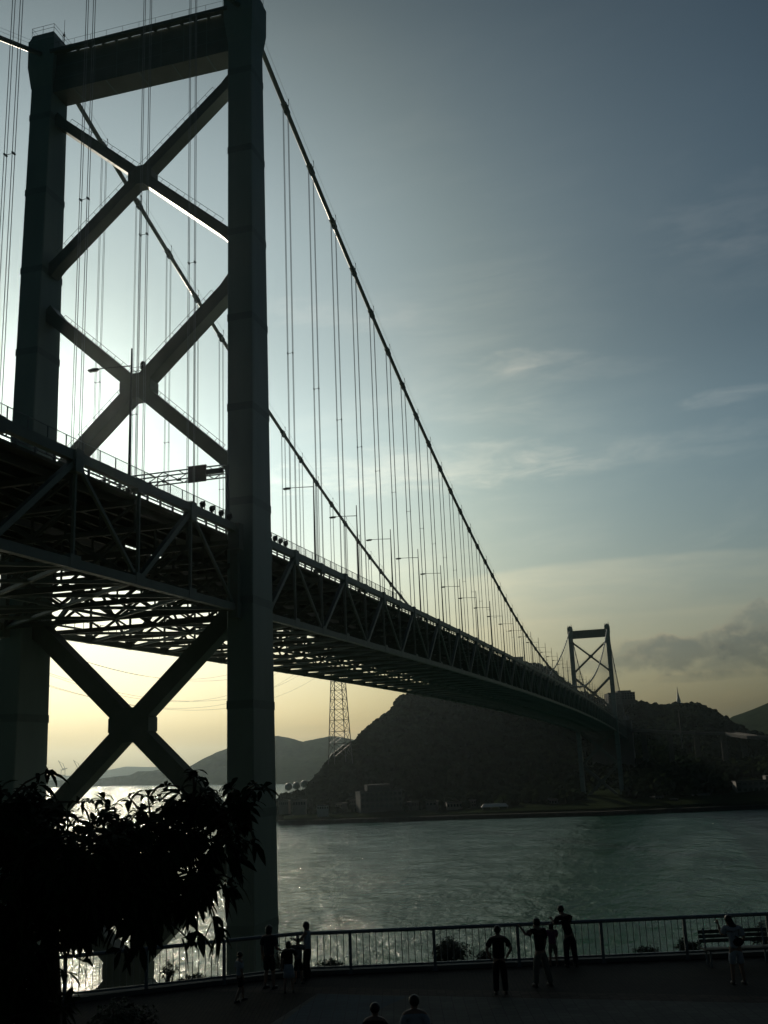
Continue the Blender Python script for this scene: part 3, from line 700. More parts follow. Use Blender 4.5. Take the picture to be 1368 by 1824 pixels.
building('apartment_block', 1356, 1432, 815, 72, 36, 15, 4, 8, 'grey four storey block on the shore at the right edge', 'building', rooftop=[(.1, .3, 3)])
building('hill_hotel', 1108, 1246, 1330, 46, 11, 20, 3, 10, 'long dark hotel on the hilltop beside the far tower', 'hotel', wall=M_CONC, rooftop=[(.1, .6, 3)])
building('hilltop_house', 924, 1180, 1660, 18, 9, 16, 2, 4, 'small flat building on the highest point of the hill', 'building', wall=M_CONC)
for i, (px, py, wp, hp, lb) in enumerate([(505, 1436, 16, 8, 'leftmost low shed on the far quay beside the tower leg'), (533, 1437, 22, 10, 'low grey warehouse on the far quay at the foot of the hill'), (575, 1443, 20, 7, 'low white shed on the waterline under the hill slope'),
                                      (810, 1440, 26, 9, 'low waterfront house between the pale building and the pavilion'), (1145, 1438, 20, 8, 'small white waterfront house right of the far tower base'), (1250, 1426, 30, 9, 'long low shed on the right of the far shore')]):
    building('waterfront_shed', px, py, 800, wp, hp, 9, 1, 5, lb, 'shed', wall=M_WHITE if i in (2, 4) else M_PALE, rz=.1*(i-2))
for i, (px, wp, hp, dd) in enumerate(((604, 13, 8, 820), (628, 10, 11, 830), (740, 14, 9, 806), (768, 18, 7, 800), (842, 12, 10, 806), (985, 15, 8, 792), (1008, 10, 12, 800), (1176, 16, 10, 792), (1200, 12, 7, 786), (1288, 15, 10, 806))):
    building('waterfront_house', px, 1440-(px-620)*.013-2*(i % 2), dd, wp, hp, 8, 2 if hp > 9 else 1, 3, 'small dim house among the trees along the far waterline', 'house', wall=(M_PALE, M_CONC, M_ROOF)[i % 3], rz=.25*((i*7) % 5-2))['group'] = 'small houses along the far waterline'
# quay wall along the waterline
mb = MB(); q = []
for px, D in ((495, 795), (560, 780), (700, 768), (830, 762), (1000, 752), (1070, 748), (1180, 757), (1368, 778), (1460, 792)):
    d = ray(px, 1440); h = math.hypot(d[0], d[1]); q.append((CAM[0]+d[0]/h*D, CAM[1]+d[1]/h*D, d[0]/h, d[1]/h))
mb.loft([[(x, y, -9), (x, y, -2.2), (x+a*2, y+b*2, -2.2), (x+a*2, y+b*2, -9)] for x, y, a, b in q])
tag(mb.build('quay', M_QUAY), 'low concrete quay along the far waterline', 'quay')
# harbour pavilion roof on the water
p = onz(882, 1447, -2.2); pv = tag(empty('pavilion', tuple(p), face_cam(p)), 'small white roofed pavilion on the quay left of the far tower', 'pavilion')
mb = MB(); mb.loft([[(-3, -10, 4), (5, -10, 4), (5, 10, 4), (-3, 10, 4)], [(1, -8, 6.2), (1.4, -8, 6.2), (1.4, 8, 6.2), (1, 8, 6.2)]]); mb.build('roof', M_WHITE, pv)
for yy in (-9, -3, 3, 9):
    for xx in (-2.4, 4.4):
        mb = MB(); mb.tube([(xx, yy, -.5), (xx, yy, 4)], .25, 6); mb.build('post', M_CONC, pv)
# gas holders
for i, (px, py) in enumerate(((514, 1406), (528, 1404), (542, 1401))):
    b = ath(px, py, 930); t = tag(empty('gas_tank', tuple(b)), ['leftmost', 'middle', 'rightmost'][i]+' of three pale spherical gas tanks at the foot of the hill', 'gas tank', 'gas tanks on the far shore')
    mb = MB(); mb.ell((0, 0, 2.2), (3.3, 3.3, 3.3), 16, 12); mb.build('sphere', M_WHITE, t, smooth=True)
    mb = MB()
    for k in range(8):
        a = k*math.pi/4; mb.tube([(3.3*math.cos(a), 3.3*math.sin(a), -6), (3.3*math.cos(a), 3.3*math.sin(a), 2.2)], .2, 5)
    mb.build('support_legs', M_RAIL, t)
# spire on the right hilltop
b = ath(1209, 1252, 1360); t = tag(empty('spire_tower', tuple(b)), 'slim white spire standing on the hilltop right of the far tower', 'tower')
mb = MB(); mb.loft([[(3.4*math.cos(a), 3.4*math.sin(a), z) if z < 2 else (r*math.cos(a), r*math.sin(a), z) for a in np.linspace(0, 2*math.pi, 9)[:-1]] for z, r in ((-4, 3.4), (4, 2.4), (8, 1.4), (13, .7))]); mb.build('base', M_WHITE, t)
mb = MB(); mb.tube([(0, 0, 12.9), (0, 0, 17), (0, 0, 21)], [.6, .35, .1], 6); mb.build('needle', M_WHITE, t)
# viaduct of the approach road on the right of the far tower
vd = tag(empty('viaduct', (0, 0, 0)), 'pale road viaduct curving along the hillside right of the far tower', 'viaduct')
pts = [ath(px, py, D) for px, py, D in ((1122, 1300, 985), (1180, 1303, 1000), (1240, 1305, 1005), (1300, 1306, 990), (1340, 1312, 960), (1420, 1316, 930))]
fine = []
for a, b in zip(pts[:-1], pts[1:]):
    for t in np.linspace(0, 1, 6)[:-1]: fine.append(a*(1-t)+b*t)
fine.append(pts[-1])
def offs(P, w):
    out = []
    for i, p in enumerate(P):
        d = P[min(i+1, len(P)-1)]-P[max(i-1, 0)]; n = np.array((-d[1], d[0], 0)); n /= np.linalg.norm(n); out.append((p-n*w, p+n*w))
    return out
mb = MB(); mb.loft([[l+(0, 0, -1.8), r+(0, 0, -1.8), r, l] for l, r in offs(fine, 6)]); mb.build('road_deck', M_CONC, vd)
for k in (0, 1):
    mb = MB(); mb.loft([[q_[k]+(0, 0, .0), q_[k]+(0, 0, 1.1), q_[k]+(.25, .25, 1.1), q_[k]+(.25, .25, 0)] for q_ in offs(fine, 5.7)]); mb.build('parapet', M_PALE, vd)
for p in fine[2::4]:
    mb = MB(); mb.box((p[0]-1.2, p[1]-2.5, p[2]-45), (p[0]+1.2, p[1]+2.5, p[2]-1.8)); mb.build('pier', M_CONC, vd)
# anchorage block where the cables and side span end
t = tag(empty('anchorage', (SPAN+178, 0, 0)), 'big pale concrete anchorage block behind the far tower', 'anchorage')
mb = MB(); mb.loft([[(-12, -19, z), (18, -19, z), (18, 19, z), (-12, 19, z)] for z in (-5, 66)]); mb.loft([[(-9, -17, 66), (14, -17, 66), (14, -12, 66), (-9, -12, 66)], [(-3, -17, 70), (12, -17, 70), (12, -12, 70), (-3, -12, 70)]]); mb.build('block', M_PALE, t)
# roadside mast right of the far tower
b = ath(1214, 1318, 990); t = tag(empty('light_mast', tuple(b)), 'thin pale mast standing by the viaduct right of the far tower', 'mast')
mb = MB(); mb.tube([(0, 0, -8), (0, 0, 12), (0, 0, 27)], [.5, .4, .25], 6); mb.build('pole', M_PALE, t)
mb = MB(); mb.box((-1.2, -1.2, 26.2), (1.2, 1.2, 27.2)); mb.build('lamp_cluster', M_PALE, t)
# harbour cranes far left
for i, (px, py) in enumerate(((112, 1385), (139, 1384))):
    b = ath(px, py, 5000); t = tag(empty('harbour_crane', tuple(b), face_cam(b)), ['left harbour crane with raised jib far across the water', 'right harbour crane with raised jib far across the water'][i], 'crane', 'distant harbour cranes')
    mb = MB()
    for yy in (-10, 10):
        for xx in (-8, 8): mb.beam((xx, yy, -12), (xx, yy*.8, 34), 2, 2, (1, 0, 0))
    for zz in (10, 34): mb.beam((0, -11, zz), (0, 11, zz), 3, 3)
    mb.build('frame', M_DARK, t)
    mb = MB(); mb.beam((0, 0, 34), (0, 22, 76), 2.4, 2.4, (1, 0, 0)); mb.beam((0, -18, 40), (0, 4, 38), 3, 3); mb.beam((0, -8, 38), (0, 2, 62), 1.8, 1.8, (1, 0, 0)); mb.beam((0, 2, 62), (0, 20, 72), 1, 1); mb.build('jib', M_DARK, t)
# power pylon on the hill flank and the wires it carries across the strait
PD = 905; pb = ath(606, 1348, PD); PH = 141
py_ = tag(empty('power_pylon', tuple(pb), face_cam(pb)+.35), 'tall lattice power pylon rising from the hill flank behind the deck', 'pylon')
def wd_(z): return 8.2*(1-z/PH)+1.6*(z/PH)
zs_ = [0]; 
while zs_[-1] < PH-4: zs_.append(zs_[-1]+max(4.5, wd_(zs_[-1])*1.35))
zs_[-1] = PH
mb = MB(); br = MB()
cn4 = ((-1, -1), (1, -1), (1, 1), (-1, 1))
for a, b in cn4: mb.beam((a*wd_(0), b*wd_(0), -6), (a*wd_(PH), b*wd_(PH), PH), .55, .55, (1, 0, 0))
mb.build('corner_legs', M_DARK, py_)
for z0, z1 in zip(zs_[:-1], zs_[1:]):
    for i in range(4):
        a, b = cn4[i], cn4[(i+1) % 4]
        P = lambda c, z: (c[0]*wd_(z), c[1]*wd_(z), z)
        br.beam(P(a, z0), P(b, z1), .3, .3); br.beam(P(b, z0), P(a, z1), .3, .3); br.beam(P(a, z1), P(b, z1), .3, .3)
br.build('lattice', M_DARK, py_)
arms = []
for z, l in ((96, 13), (112, 14), (128, 13)):
    mb = MB()
    for s in (-1, 1):
        for dx in (-1.6, 1.6): mb.beam((dx, s*2, z), (0, s*l, z+.5), .35, .35)
        mb.beam((0, s*2, z+4), (0, s*l, z+.7), .3, .3); mb.tube([(0, s*l, z+.4), (0, s*l, z-3)], .3, 5)
        c, sn = math.cos(face_cam(pb)+.35), math.sin(face_cam(pb)+.35); arms.append((pb+np.array((-sn*s*l, c*s*l, z-3)), s, z))
    mb.build('cross_arm', M_DARK, py_)
def wire(A, B, sag, n=80):
    t = np.linspace(0, 1, n)[:, None]; P = A*(1-t)+B*t; P[:, 2] -= (4*sag*t*(1-t))[:, 0]; return P
k = 0
for (A, s, z), tgt in zip(arms, ((400, 1262), (400, 1254), (400, 1246), (400, 1240), (400, 1211), (400, 1203))):
    B = ath(-420+k*12, 1010-k*22, 330)
    lo, hi = 0, 160
    for _ in range(30):
        m = (lo+hi)/2; P = wire(A, B, m); q = np.array([topx(p) for p in P]); o = np.argsort(q[:, 0]); yv = np.interp(tgt[0], q[o, 0], q[o, 1])
        lo, hi = (m, hi) if yv < tgt[1] else (lo, m)
    mb = MB(); mb.tube(wire(A, B, m), .06, 4)
    tag(mb.build('power_line', M_DARK), ['lowest', 'second lowest', 'third lowest', 'third highest', 'second highest', 'highest'][k]+' of the sagging power lines seen under the deck left of the pylon', 'power line', 'power lines across the strait'); k += 1

# ------------------------------------------------------------------ near ground: terrace, slope
ZT = 30.2
FH = np.array([math.cos(YAW+rad(.57)), math.sin(YAW+rad(.57)), 0]); RH = np.array([FH[1], -FH[0], 0])
def loc(r, f, z=ZT): return CAM*np.array((1, 1, 0))+RH*r+FH*f+np.array((0, 0, z))
edge = [(-60, 14.5), (-30, 21.5), (-14, 28.2), (-7.2, 31.35), (-3.0, 33.0), (4, 33.05), (12, 33.0), (26, 33.4), (60, 36), (110, 34)]
M_PAVE = paving_mat('terrace_brick', (.052, .043, .034), (.038, .033, .027), (.02, .019, .017), .22, .11, -YAW)
M_PAVE2 = paving_mat('terrace_tile', (.15, .155, .14), (.12, .125, .115), (.07, .07, .065), .3, .3, -YAW)
M_BAND = paving_mat('edge_brick', (.12, .09, .072), (.06, .047, .038), (.02, .018, .016), .11, .24, -YAW)
M_BLUE = paving_mat('blue_tile', (.11, .15, .17), (.10, .135, .155), (.07, .08, .09), .3, .3, -YAW)
mb = MB(); ptsN = [loc(-60, -40), loc(110, -40)]
mb.add([loc(r, f) for r, f in edge]+[loc(110, 12.5), loc(-60, 12.5)], [tuple(range(len(edge)+1, -1, -1))])
tag(mb.build('terrace_paving', M_PAVE), 'dark brick paved terrace', kind='structure')
# tiled field nearer the camera with its soldier-course border, and the bluish panel
def sheet(name, pts, m, dz, label):
    mb = MB(); mb.add([np.array((p[0], p[1], ZT+dz)) for p in pts], [tuple(range(len(pts)))]); return tag(mb.build(name, m), label, kind='structure')
gA, gB = onz(565, 1770, ZT), onz(1500, 1790, ZT); dAB = (gB-gA)/np.linalg.norm(gB-gA); nAB = np.array((dAB[1], -dAB[0], 0)); nAB = nAB if nAB@FH < 0 else -nAB
left_n = onz(470, 1832, ZT)
sheet('tile_field', [gA-dAB*.0, gA+dAB*60, gA+dAB*60+nAB*11, left_n+(left_n-gA)*1.2], M_PAVE2, .004, 'grey tiled field of the terrace')
sheet('brick_border', [gA-dAB*5, gA+dAB*60, gA+dAB*60-nAB*.75, gA-dAB*5-nAB*.75], M_BAND, .004, 'brick border of the terrace paving')
sheet('blue_panel', [gA+nAB*.06+dAB*.1, onz(724, 1776, ZT), onz(672, 1800, ZT), onz(640, 1850, ZT), onz(465, 1850, ZT)], M_BLUE, .008, 'bluish tiled panel in the terrace')
# planting strip and kerb under the railing, then the slope down to the water
kerb = MB(); kin = [loc(r, f-.62) for r, f in edge]; kout = [loc(r, f-.12) for r, f in edge]
kerb.loft([[a, b, b+(0, 0, .12), a+(0, 0, .12)] for a, b in zip(kin, kout)])
tag(kerb.build('kerb', M_CONC), 'low kerb along the terrace edge', kind='structure')
rows = [(0, .0), (.6, -.15), (1.8, -.7), (4, -2.4), (8, -6.0), (15, -12.5), (28, -20), (50, -27), (72, -30), (110, -32), (150, -40)]
er = np.array(edge); tt = np.linspace(0, len(edge)-1, 160); er = np.stack([np.interp(tt, range(len(edge)), er[:, i]) for i in (0, 1)], 1)
G = np.array([[loc(r*(1+s*.004), f+s, ZT+dz) for s, dz in rows] for r, f in er])
G[:, 2:, 2] += (vnoise(G[:, 2:, 0], G[:, 2:, 1], 3, 5)-.5)*.9+(vnoise(G[:, 2:, 0], G[:, 2:, 1], 11, 6)-.5)*1.5
nr = len(rows); fs = [(i*nr+j, i*nr+j+1, (i+1)*nr+j+1, (i+1)*nr+j) for i in range(len(er)-1) for j in range(nr-1)]
me = bpy.data.meshes.new('slope'); me.from_pydata(G.reshape(-1, 3).tolist(), [], fs); me.update(); me.materials.append(M_SOIL)
o = bpy.data.objects.new('slope', me); COL.objects.link(o); tag(o, 'overgrown slope below the terrace', kind='structure')
# bank the photographer stands on
mb = MB(); mb.add([loc(-60, 12.5), loc(110, 12.5), loc(110, 6), loc(-60, 6), loc(110, 6, 34.4), loc(-60, 6, 34.4), loc(110, -40, 34.6), loc(-60, -40, 34.6)], [(0, 1, 4, 5), (5, 4, 6, 7)])
tag(mb.build('bank', M_SOIL), 'grassy bank behind the terrace', kind='structure')

# ------------------------------------------------------------------ railing along the terrace edge
rail = tag(empty('railing'), 'grey metal railing with thin balusters along the terrace edge', 'railing')
corner = (-2.77, 32.45)
postsR = [(-2.77+2.49*k+(.0 if k == 0 else -.93), 32.45-.045*(k > 0)) for k in range(0, 8)]
dirL = np.array((-4.13, -1.5)); dirL /= np.linalg.norm(dirL)
postsL = [(corner[0]+dirL[0]*2.2*k, corner[1]+dirL[1]*2.2*k) for k in range(1, 8)]
posts = postsL[::-1]+postsR
for r, f in posts:
    mb = MB(); p = loc(r, f); mb.beam(p, p+(0, 0, 1.12), .09, .09, tuple(FH)); mb.box((p[0]-.08, p[1]-.08, p[2]), (p[0]+.08, p[1]+.08, p[2]+.015)); mb.build('post', M_RAIL, rail)
tr_, br_ = MB(), MB()
tr_.tube([loc(r, f, ZT+1.16) for r, f in posts], .055, 8); tr_.build('top_rail', M_RAIL, rail, smooth=True)
for (a, b) in zip(posts[:-1], posts[1:]): br_.beam(loc(*a, ZT+.2), loc(*b, ZT+.2), .05, .06)
br_.build('bottom_rail', M_RAIL, rail)
for (a, b) in zip(posts[:-1], posts[1:]):
    a, b = np.array(a), np.array(b); n = max(2, round(np.linalg.norm(b-a)/.19)); mb = MB()
    for i in range(1, n): c = a+(b-a)*i/n; mb.tube([loc(*c, ZT+.2), loc(*c, ZT+1.13)], .011, 5)
    mb.build('baluster_panel', M_RAIL, rail)

# ------------------------------------------------------------------ foliage builders
def leaf_verts(base, d, up, L_, w, droop):
    """lance-shaped leaf: a midrib that droops, two folded blades"""
    d = d/np.linalg.norm(d); side = np.cross(d, up); side /= np.linalg.norm(side)+1e-9
    prof = ((0, .03), (.25, .7), (.55, 1.0), (.8, .62), (1, .02)); vs = []
    for t, q in prof:
        c = base+d*L_*t*(1-.25*droop*t)+np.array((0, 0, -1))*droop*L_*t*t*.75
        n = np.cross(side, d); vs += [c-side*w*q/2+n*w*q*.12, c, c+side*w*q/2+n*w*q*.12]
    fs = []
    for k in range(4):
        a = k*3; fs += [(a, a+1, a+4, a+3), (a+1, a+2, a+5, a+4)]
    return vs, fs
def whorl(mb, p, ax, n, L_, w, droop=.6):
    ax = ax/np.linalg.norm(ax); e = np.cross(ax, (.3, .2, .9)); e /= np.linalg.norm(e); g = np.cross(ax, e); ph = random.random()*6.28
    for i in range(n):
        a = ph+i*2.4+random.uniform(-.3, .3); sp = random.uniform(.55, 1.15); d = (e*math.cos(a)+g*math.sin(a))*sp+ax*random.uniform(.1, .75)
        l = L_*random.uniform(.65, 1.12); vs, fs = leaf_verts(p-ax*random.uniform(0, .06), d, ax+np.array((0, 0, .3)), l, w*random.uniform(.8, 1.15), droop*random.uniform(.5, 1.3)); mb.add(vs, fs)
def shrub(name, base, size, n, label, leaf=.11, seed=1, cat='shrub', grp='shrubs beyond the railing'):
    random.seed(seed); t = tag(empty(name, tuple(base)), label, cat, grp); cr = MB(); st = MB()
    for i in range(n):
        a = random.random()*6.28; rr = random.random()**.5; h = random.uniform(.25, 1)*(1-.55*rr*rr)
        lump = .8+.4*math.sin(a*3+seed)*math.cos(a*2-seed)
        tip = np.array((math.cos(a)*rr*size[0]*lump, math.sin(a)*rr*size[1]*lump, size[2]*h*random.uniform(.75, 1.1)))
        if i % 3 == 0: st.tube([(tip[0]*.15, tip[1]*.15, -.3), tip*np.array((.6, .6, .5)), tip], [.014, .009, .004], 4)
        d = tip/np.linalg.norm(tip)+np.array((random.uniform(-.4, .4), random.uniform(-.4, .4), .4))
        whorl(cr, tip, d, 6, leaf, leaf*.42, .4)
    cr.build('foliage', M_LEAF2, t); st.build('stem', M_BARK, t); return t
rz_ = YAW
for i, (px, py, sz, n, lb, lf) in enumerate([
    (800, 1722, (1.05, .7, .78), 330, 'big rounded shrub behind the railing left of the person with hands on hips', .12),
    (868, 1722, (.55, .5, .42), 110, 'small low shrub just right of the big rounded shrub behind the railing', .1),
    (590, 1734, (.6, .5, .28), 110, 'low flat shrub behind the railing right of the woman in pale top', .09),
    (1225, 1702, (.8, .5, .34), 140, 'straggly low shrub behind the railing left of the bench', .1),
    (1150, 1706, (.6, .5, .2), 90, 'low ground hugging plant behind the railing right of the man leaning', .09),
    (345, 1766, (.75, .5, .36), 140, 'dark low shrub behind the railing under the big tree at left', .1),
    (300, 1752, (.32, .32, .55), 70, 'upright shrub behind the railing under the tree, with thin twigs', .1),
    (503, 1742, (.3, .3, .95), 90, 'tall thin shrub behind the railing beside the tower leg', .1),
    (1366, 1700, (.35, .35, .95), 110, 'tall dark shrub cut by the right edge of the picture behind the bench', .14)]):
    b = onz(px, py, ZT-.25); v = b-CAM; v[2] = 0; b = b+v/np.linalg.norm(v)*.9
    shrub('shrub', b, sz, n, lb, lf, 20+i)

# ------------------------------------------------------------------ big tree in the left foreground
def big_tree():
    random.seed(11)
    base = loc(-3.1, 9.6, 31.2); base[2] = 31.8
    t = tag(empty('broadleaf_tree', tuple(base)), 'dark tree with long drooping leaves filling the lower left corner', 'tree')
    inv = lambda p: np.array(p)-base
    D0_ = 9.6
    # crown: overlapping clumps given by direction and depth, so it has real volume
    clumps = []
    ccs = []
    for px, py, D, r in ((20, 1500, 9.6, .62), (20, 1620, 9.2, .60), (90, 1530, 10.2, .60), (120, 1520, 9.0, .56), (200, 1510, 9.8, .54), (200, 1572, 9.2, .52), (270, 1490, 9.3, .50), (285, 1568, 9.9, .48), (340, 1475, 9.6, .46), (350, 1556, 9.2, .40), (325, 1605, 9.7, .28), (255, 1622, 9.2, .27),
                         (385, 1445, 9.9, .28), (150, 1610, 9.9, .40), (40, 1690, 9.2, .36), (5, 1760, 9.4, .42), (70, 1745, 9.8, .26), (60, 1805, 9.2, .3), (60, 1450, 9.9, .3), (395, 1500, 9.2, .20), (430, 1432, 9.6, .16), (0, 1440, 9.0, .35), (345, 1425, 9.1, .22)):
        clumps.append((ath(px, py, D), r)); ccs.append(px)
    cr = MB(); tw = MB(); tk = MB()
    top = ath(95, 1600, 9.6)
    tk.tube([inv(loc(-3.05, 9.6, 30.0)), inv(ath(92, 1790, 9.6)), inv(ath(90, 1690, 9.6)), inv(top)], [.11, .085, .07, .055], 9)
    for (c, r), px in zip(clumps, ccs):
        m = (np.array(c)+top)/2+np.array((random.uniform(-.1, .1), random.uniform(-.1, .1), -.08))
        tk.tube([inv(top+(c-top)*.02-np.array((0, 0, .25*random.random()))), inv(m), inv(c)], [.04, .026, .014], 6)
        nw = int((52 if px > 290 else 78)*(r/.6)**2)+(10 if px > 290 else 15)
        for i in range(nw):
            d = np.array([random.gauss(0, 1) for _ in range(3)]); d /= np.linalg.norm(d); q = random.random()**.45
            p = np.array(c)+d*r*q*np.array((1, 1, .85)); ax = d+np.array((0, 0, .55))
            if i % 2 == 0: tw.tube([inv(c+(p-c)*.25), inv(c+(p-c)*.7+np.array((0, 0, .03))), inv(p)], [.012, .008, .004], 4)
            zz = random.uniform(.55, 1.12); whorl(cr, inv(p), ax, random.choice((5, 6, 7, 8, 9)), .19*zz, .058*zz**.8, random.uniform(.45, .9))
    # single sprays that break the outline
    for px, py, D, n in ((88, 1372, 9.3, 7), (70, 1395, 9.3, 6), (345, 1372, 9.2, 7), (352, 1386, 9.2, 5), (455, 1398, 9.4, 8), (470, 1402, 9.4, 5), (440, 1470, 9.3, 7), (428, 1490, 9.3, 6), (452, 1500, 9.5, 5), (290, 1398, 9.3, 7), (262, 1408, 9.2, 7), (228, 1418, 9.2, 6), (410, 1402, 9.3, 7),
                         (392, 1662, 9.1, 8), (352, 1668, 9.1, 8), (335, 1672, 9.1, 6), (385, 1640, 9.2, 5), (185, 1418, 9.8, 5), (145, 1428, 9.8, 6), (150, 1712, 9.2, 5), (118, 1730, 9.4, 6), (122, 1770, 9.3, 5), (112, 1800, 9.3, 6), (250, 1690, 9.3, 5), (215, 1694, 9.4, 5), (425, 1535, 9.3, 6), (405, 1585, 9.4, 6)):
        p = ath(px, py, D); near = min(clumps, key=lambda q: np.linalg.norm(q[0]-p)); ax = p-near[0]+np.array((0, 0, .15))
        tw.tube([inv(near[0]), inv((near[0]+p)/2+np.array((0, 0, .05))), inv(p)], [.013, .009, .005], 4); whorl(cr, inv(p), ax, n, .20, .058, .85)
    cr.build('crown', M_LEAF, t); tk.build('trunk', M_BARK, t, smooth=True); tw.build('twigs', M_BARK, t)
big_tree()
b = onz(205, 1845, ZT); shrub('hedge_bush', b, (1.25, .8, .85), 420, 'dark low bush at the bottom left in front of the railing', .11, 77, 'bush', None)
b = onz(40, 1850, ZT); shrub('hedge_bush', b, (1.3, .9, 1.15), 420, 'taller dark bush in the bottom left corner beside the tree trunk', .11, 78, 'bush', None)

# ------------------------------------------------------------------ bench
bp_ = onz(1325, 1722, ZT); bp_ = bp_+FH*.35
bn = tag(empty('bench', tuple(bp_), math.atan2(FH[1], FH[0])), 'long slatted bench with a low backrest in front of the railing at right', 'bench')   # local +X away from camera
mb = MB()
for i in range(4): mb.box((-.22+i*.12, -1.0, .42), (-.12+i*.12, 1.0, .46))
mb.build('seat', M_BENCH, bn)
mb = MB()
for i in range(3): mb.box((.3+i*.02, -1.0, .56+i*.12), (.33+i*.02, 1.0, .66+i*.12))
mb.build('backrest', M_BENCH, bn)
for yy in (-.85, 0, .85):
    mb = MB(); mb.beam((-.18, yy, 0), (-.18, yy, .42), .05, .05, (1, 0, 0)); mb.beam((.2, yy, 0), (.36, yy, .95), .05, .05, (0, 1, 0)); mb.beam((-.2, yy, .4), (.26, yy, .4), .05, .04); mb.build('leg', M_RAIL, bn)

# ------------------------------------------------------------------ people
def skin_mesh(V, E, R, root, sub=2):
    me = bpy.data.meshes.new('tmp'); me.from_pydata([tuple(map(float, v)) for v in V], E, []); o = bpy.data.objects.new('tmp', me); COL.objects.link(o)
    md = o.modifiers.new('s', 'SKIN'); md.use_smooth_shade = True
    sv = me.skin_vertices[0].data
    for i, r in enumerate(R):
        rr = r if hasattr(r, '__len__') else (r, r); sv[i].radius = rr; sv[i].use_root = (i == root)
    s = o.modifiers.new('d', 'SUBSURF'); s.levels = sub; s.render_levels = sub
    dg = bpy.context.evaluated_depsgraph_get(); m2 = bpy.data.meshes.new_from_object(o.evaluated_get(dg))
    bpy.data.objects.remove(o); bpy.data.meshes.remove(me)
    vs = [v.co[:] for v in m2.vertices]; fs = [tuple(p.vertices) for p in m2.polygons]; bpy.data.meshes.remove(m2); return vs, fs
def person(foot, H, face, label, top=M_BLACK, bottom=M_NAVY, lean=(0, 0), head=(0, 0), arms=(None, None), feet=((-.085, 0), (.085, 0)), sleeves=.5, legs_len=1.0, hair='short', hairm=M_HAIR, skirt=False, build=1.0, bag=False, hips=(0, 0), grp='people on the terrace', knees=(0.02, 0.02)):
    """foot: ground point; face: heading; local x right, y forward. lean = shift of the shoulders from the hips, arms = (elbow, wrist) offsets from the shoulder in units of H"""
    t = tag(empty('person', tuple(foot), face-math.pi/2), label, 'person', grp)
    h = H; A = lambda *p: np.array(p, float)*h
    hip = A(hips[0], hips[1], .51); sh = A(hips[0]+lean[0], hips[1]+lean[1], .815); mid = (hip+sh)/2; nk = sh+A(lean[0]*.2, lean[1]*.2+.008, .035); hd = nk+A(head[0], head[1]+.012, .062); cr = hd+A(head[0]*.6, head[1]*.6, .05)
    b = build
    V = [hip, hip*.6+mid*.4, mid, mid*.35+sh*.65, sh, nk, hd-A(0, 0, .02), hd+A(0, -.004, .02), cr]
    R = [(.084*h*b, .062*h*b), (.080*h*b, .056*h*b), (.082*h*b, .056*h*b), (.090*h*b, .06*h*b), (.062*h*b, .046*h*b), (.033*h, .033*h), (.043*h, .046*h), (.048*h, .054*h), (.034*h, .038*h)]
    E = [(i, i+1) for i in range(8)]
    hands = []; limb = {}
    for si, s in enumerate((-1, 1)):
        shp = sh+A(s*.105*b, -.004, -.012); el, wr = arms[si] or ((s*.03, -.012, -.175), (s*.035, .03, -.325))
        e = shp+A(*el); wv = shp+A(*wr); i = len(V); hdv = (wv-e)/np.linalg.norm(wv-e)
        V += [shp, (shp+e)/2, e, (e+wv)/2, wv, wv+hdv*.035*h]; R += [.036*h*b, .032*h*b, .026*h, .024*h, .016*h, (.021*h, .012*h)]
        E += [(4, i), (i, i+1), (i+1, i+2), (i+2, i+3), (i+3, i+4), (i+4, i+5)]; hands.append((wv, hdv, s)); limb['arm%d' % si] = (shp, e, wv)
        fx, fy = feet[si]; an = A(fx, fy, .045); hj = hip+A(s*.05, 0, -.035); kn = (hj*.48+an*.52)+A(0, knees[si], 0); i = len(V)
        V += [hj, (hj+kn)/2, kn, (kn*.6+an*.4)+A(0, -.008, 0), an, an+A(0, .03, -.025), an+A(s*.008, .075, -.03)]; R += [.052*h*b, .047*h*b, .035*h, .034*h, .021*h, .024*h, .02*h]
        E += [(0, i), (i, i+1), (i+1, i+2), (i+2, i+3), (i+3, i+4), (i+4, i+5), (i+5, i+6)]; limb['leg%d' % si] = (hj, kn, an)
    vs, fs = skin_mesh(V, E, R, 0); body = MB(); body.add(vs, fs)
    for wv, d, s in hands:                # palm, four unequal bent fingers and a thumb
        side = np.cross(d, (0, 0, 1)) if abs(d[2]) < .9 else np.cross(d, (0, 1, 0)); side /= np.linalg.norm(side); nn = np.cross(side, d)
        for q, (o_, ln) in enumerate(((-.016, .038), (-.0055, .044), (.005, .041), (.015, .032))):
            p0 = wv+d*.042*h+side*o_*h; p1 = p0+d*ln*.5*h+nn*.004*h; p2 = p1+d*ln*.4*h+nn*s*.012*h; body.tube([p0-d*.012*h, p0, p1, p2], [.0055*h, .0052*h, .0048*h, .0035*h], 5)
        p0 = wv+d*.018*h+side*s*.014*h; body.tube([p0, p0+(d*.5+side*s)*.018*h, p0+(d*1.2+side*s*1.1)*.026*h], [.0065*h, .006*h, .0045*h], 5)
    f_ = hd+A(0, .047, -.004); body.ell(f_, (.009*h, .014*h, .013*h), 6, 5)          # nose
    for s in (-1, 1):
        body.ell(hd+A(s*.044, -.002, -.004), (.006*h, .012*h, .018*h), 6, 5); body.ell(hd+A(s*.018, .043, .012), (.008*h, .006*h, .005*h), 6, 5)
    body.ell(hd+A(0, .044, -.028), (.016*h, .006*h, .004*h), 6, 5)
    body.build('body', M_SKIN, t, smooth=True)
    # hair
    hb = MB(); hb.ell(hd+A(0, -.012, .020), (.058*h, .064*h, .062*h), 12, 9)
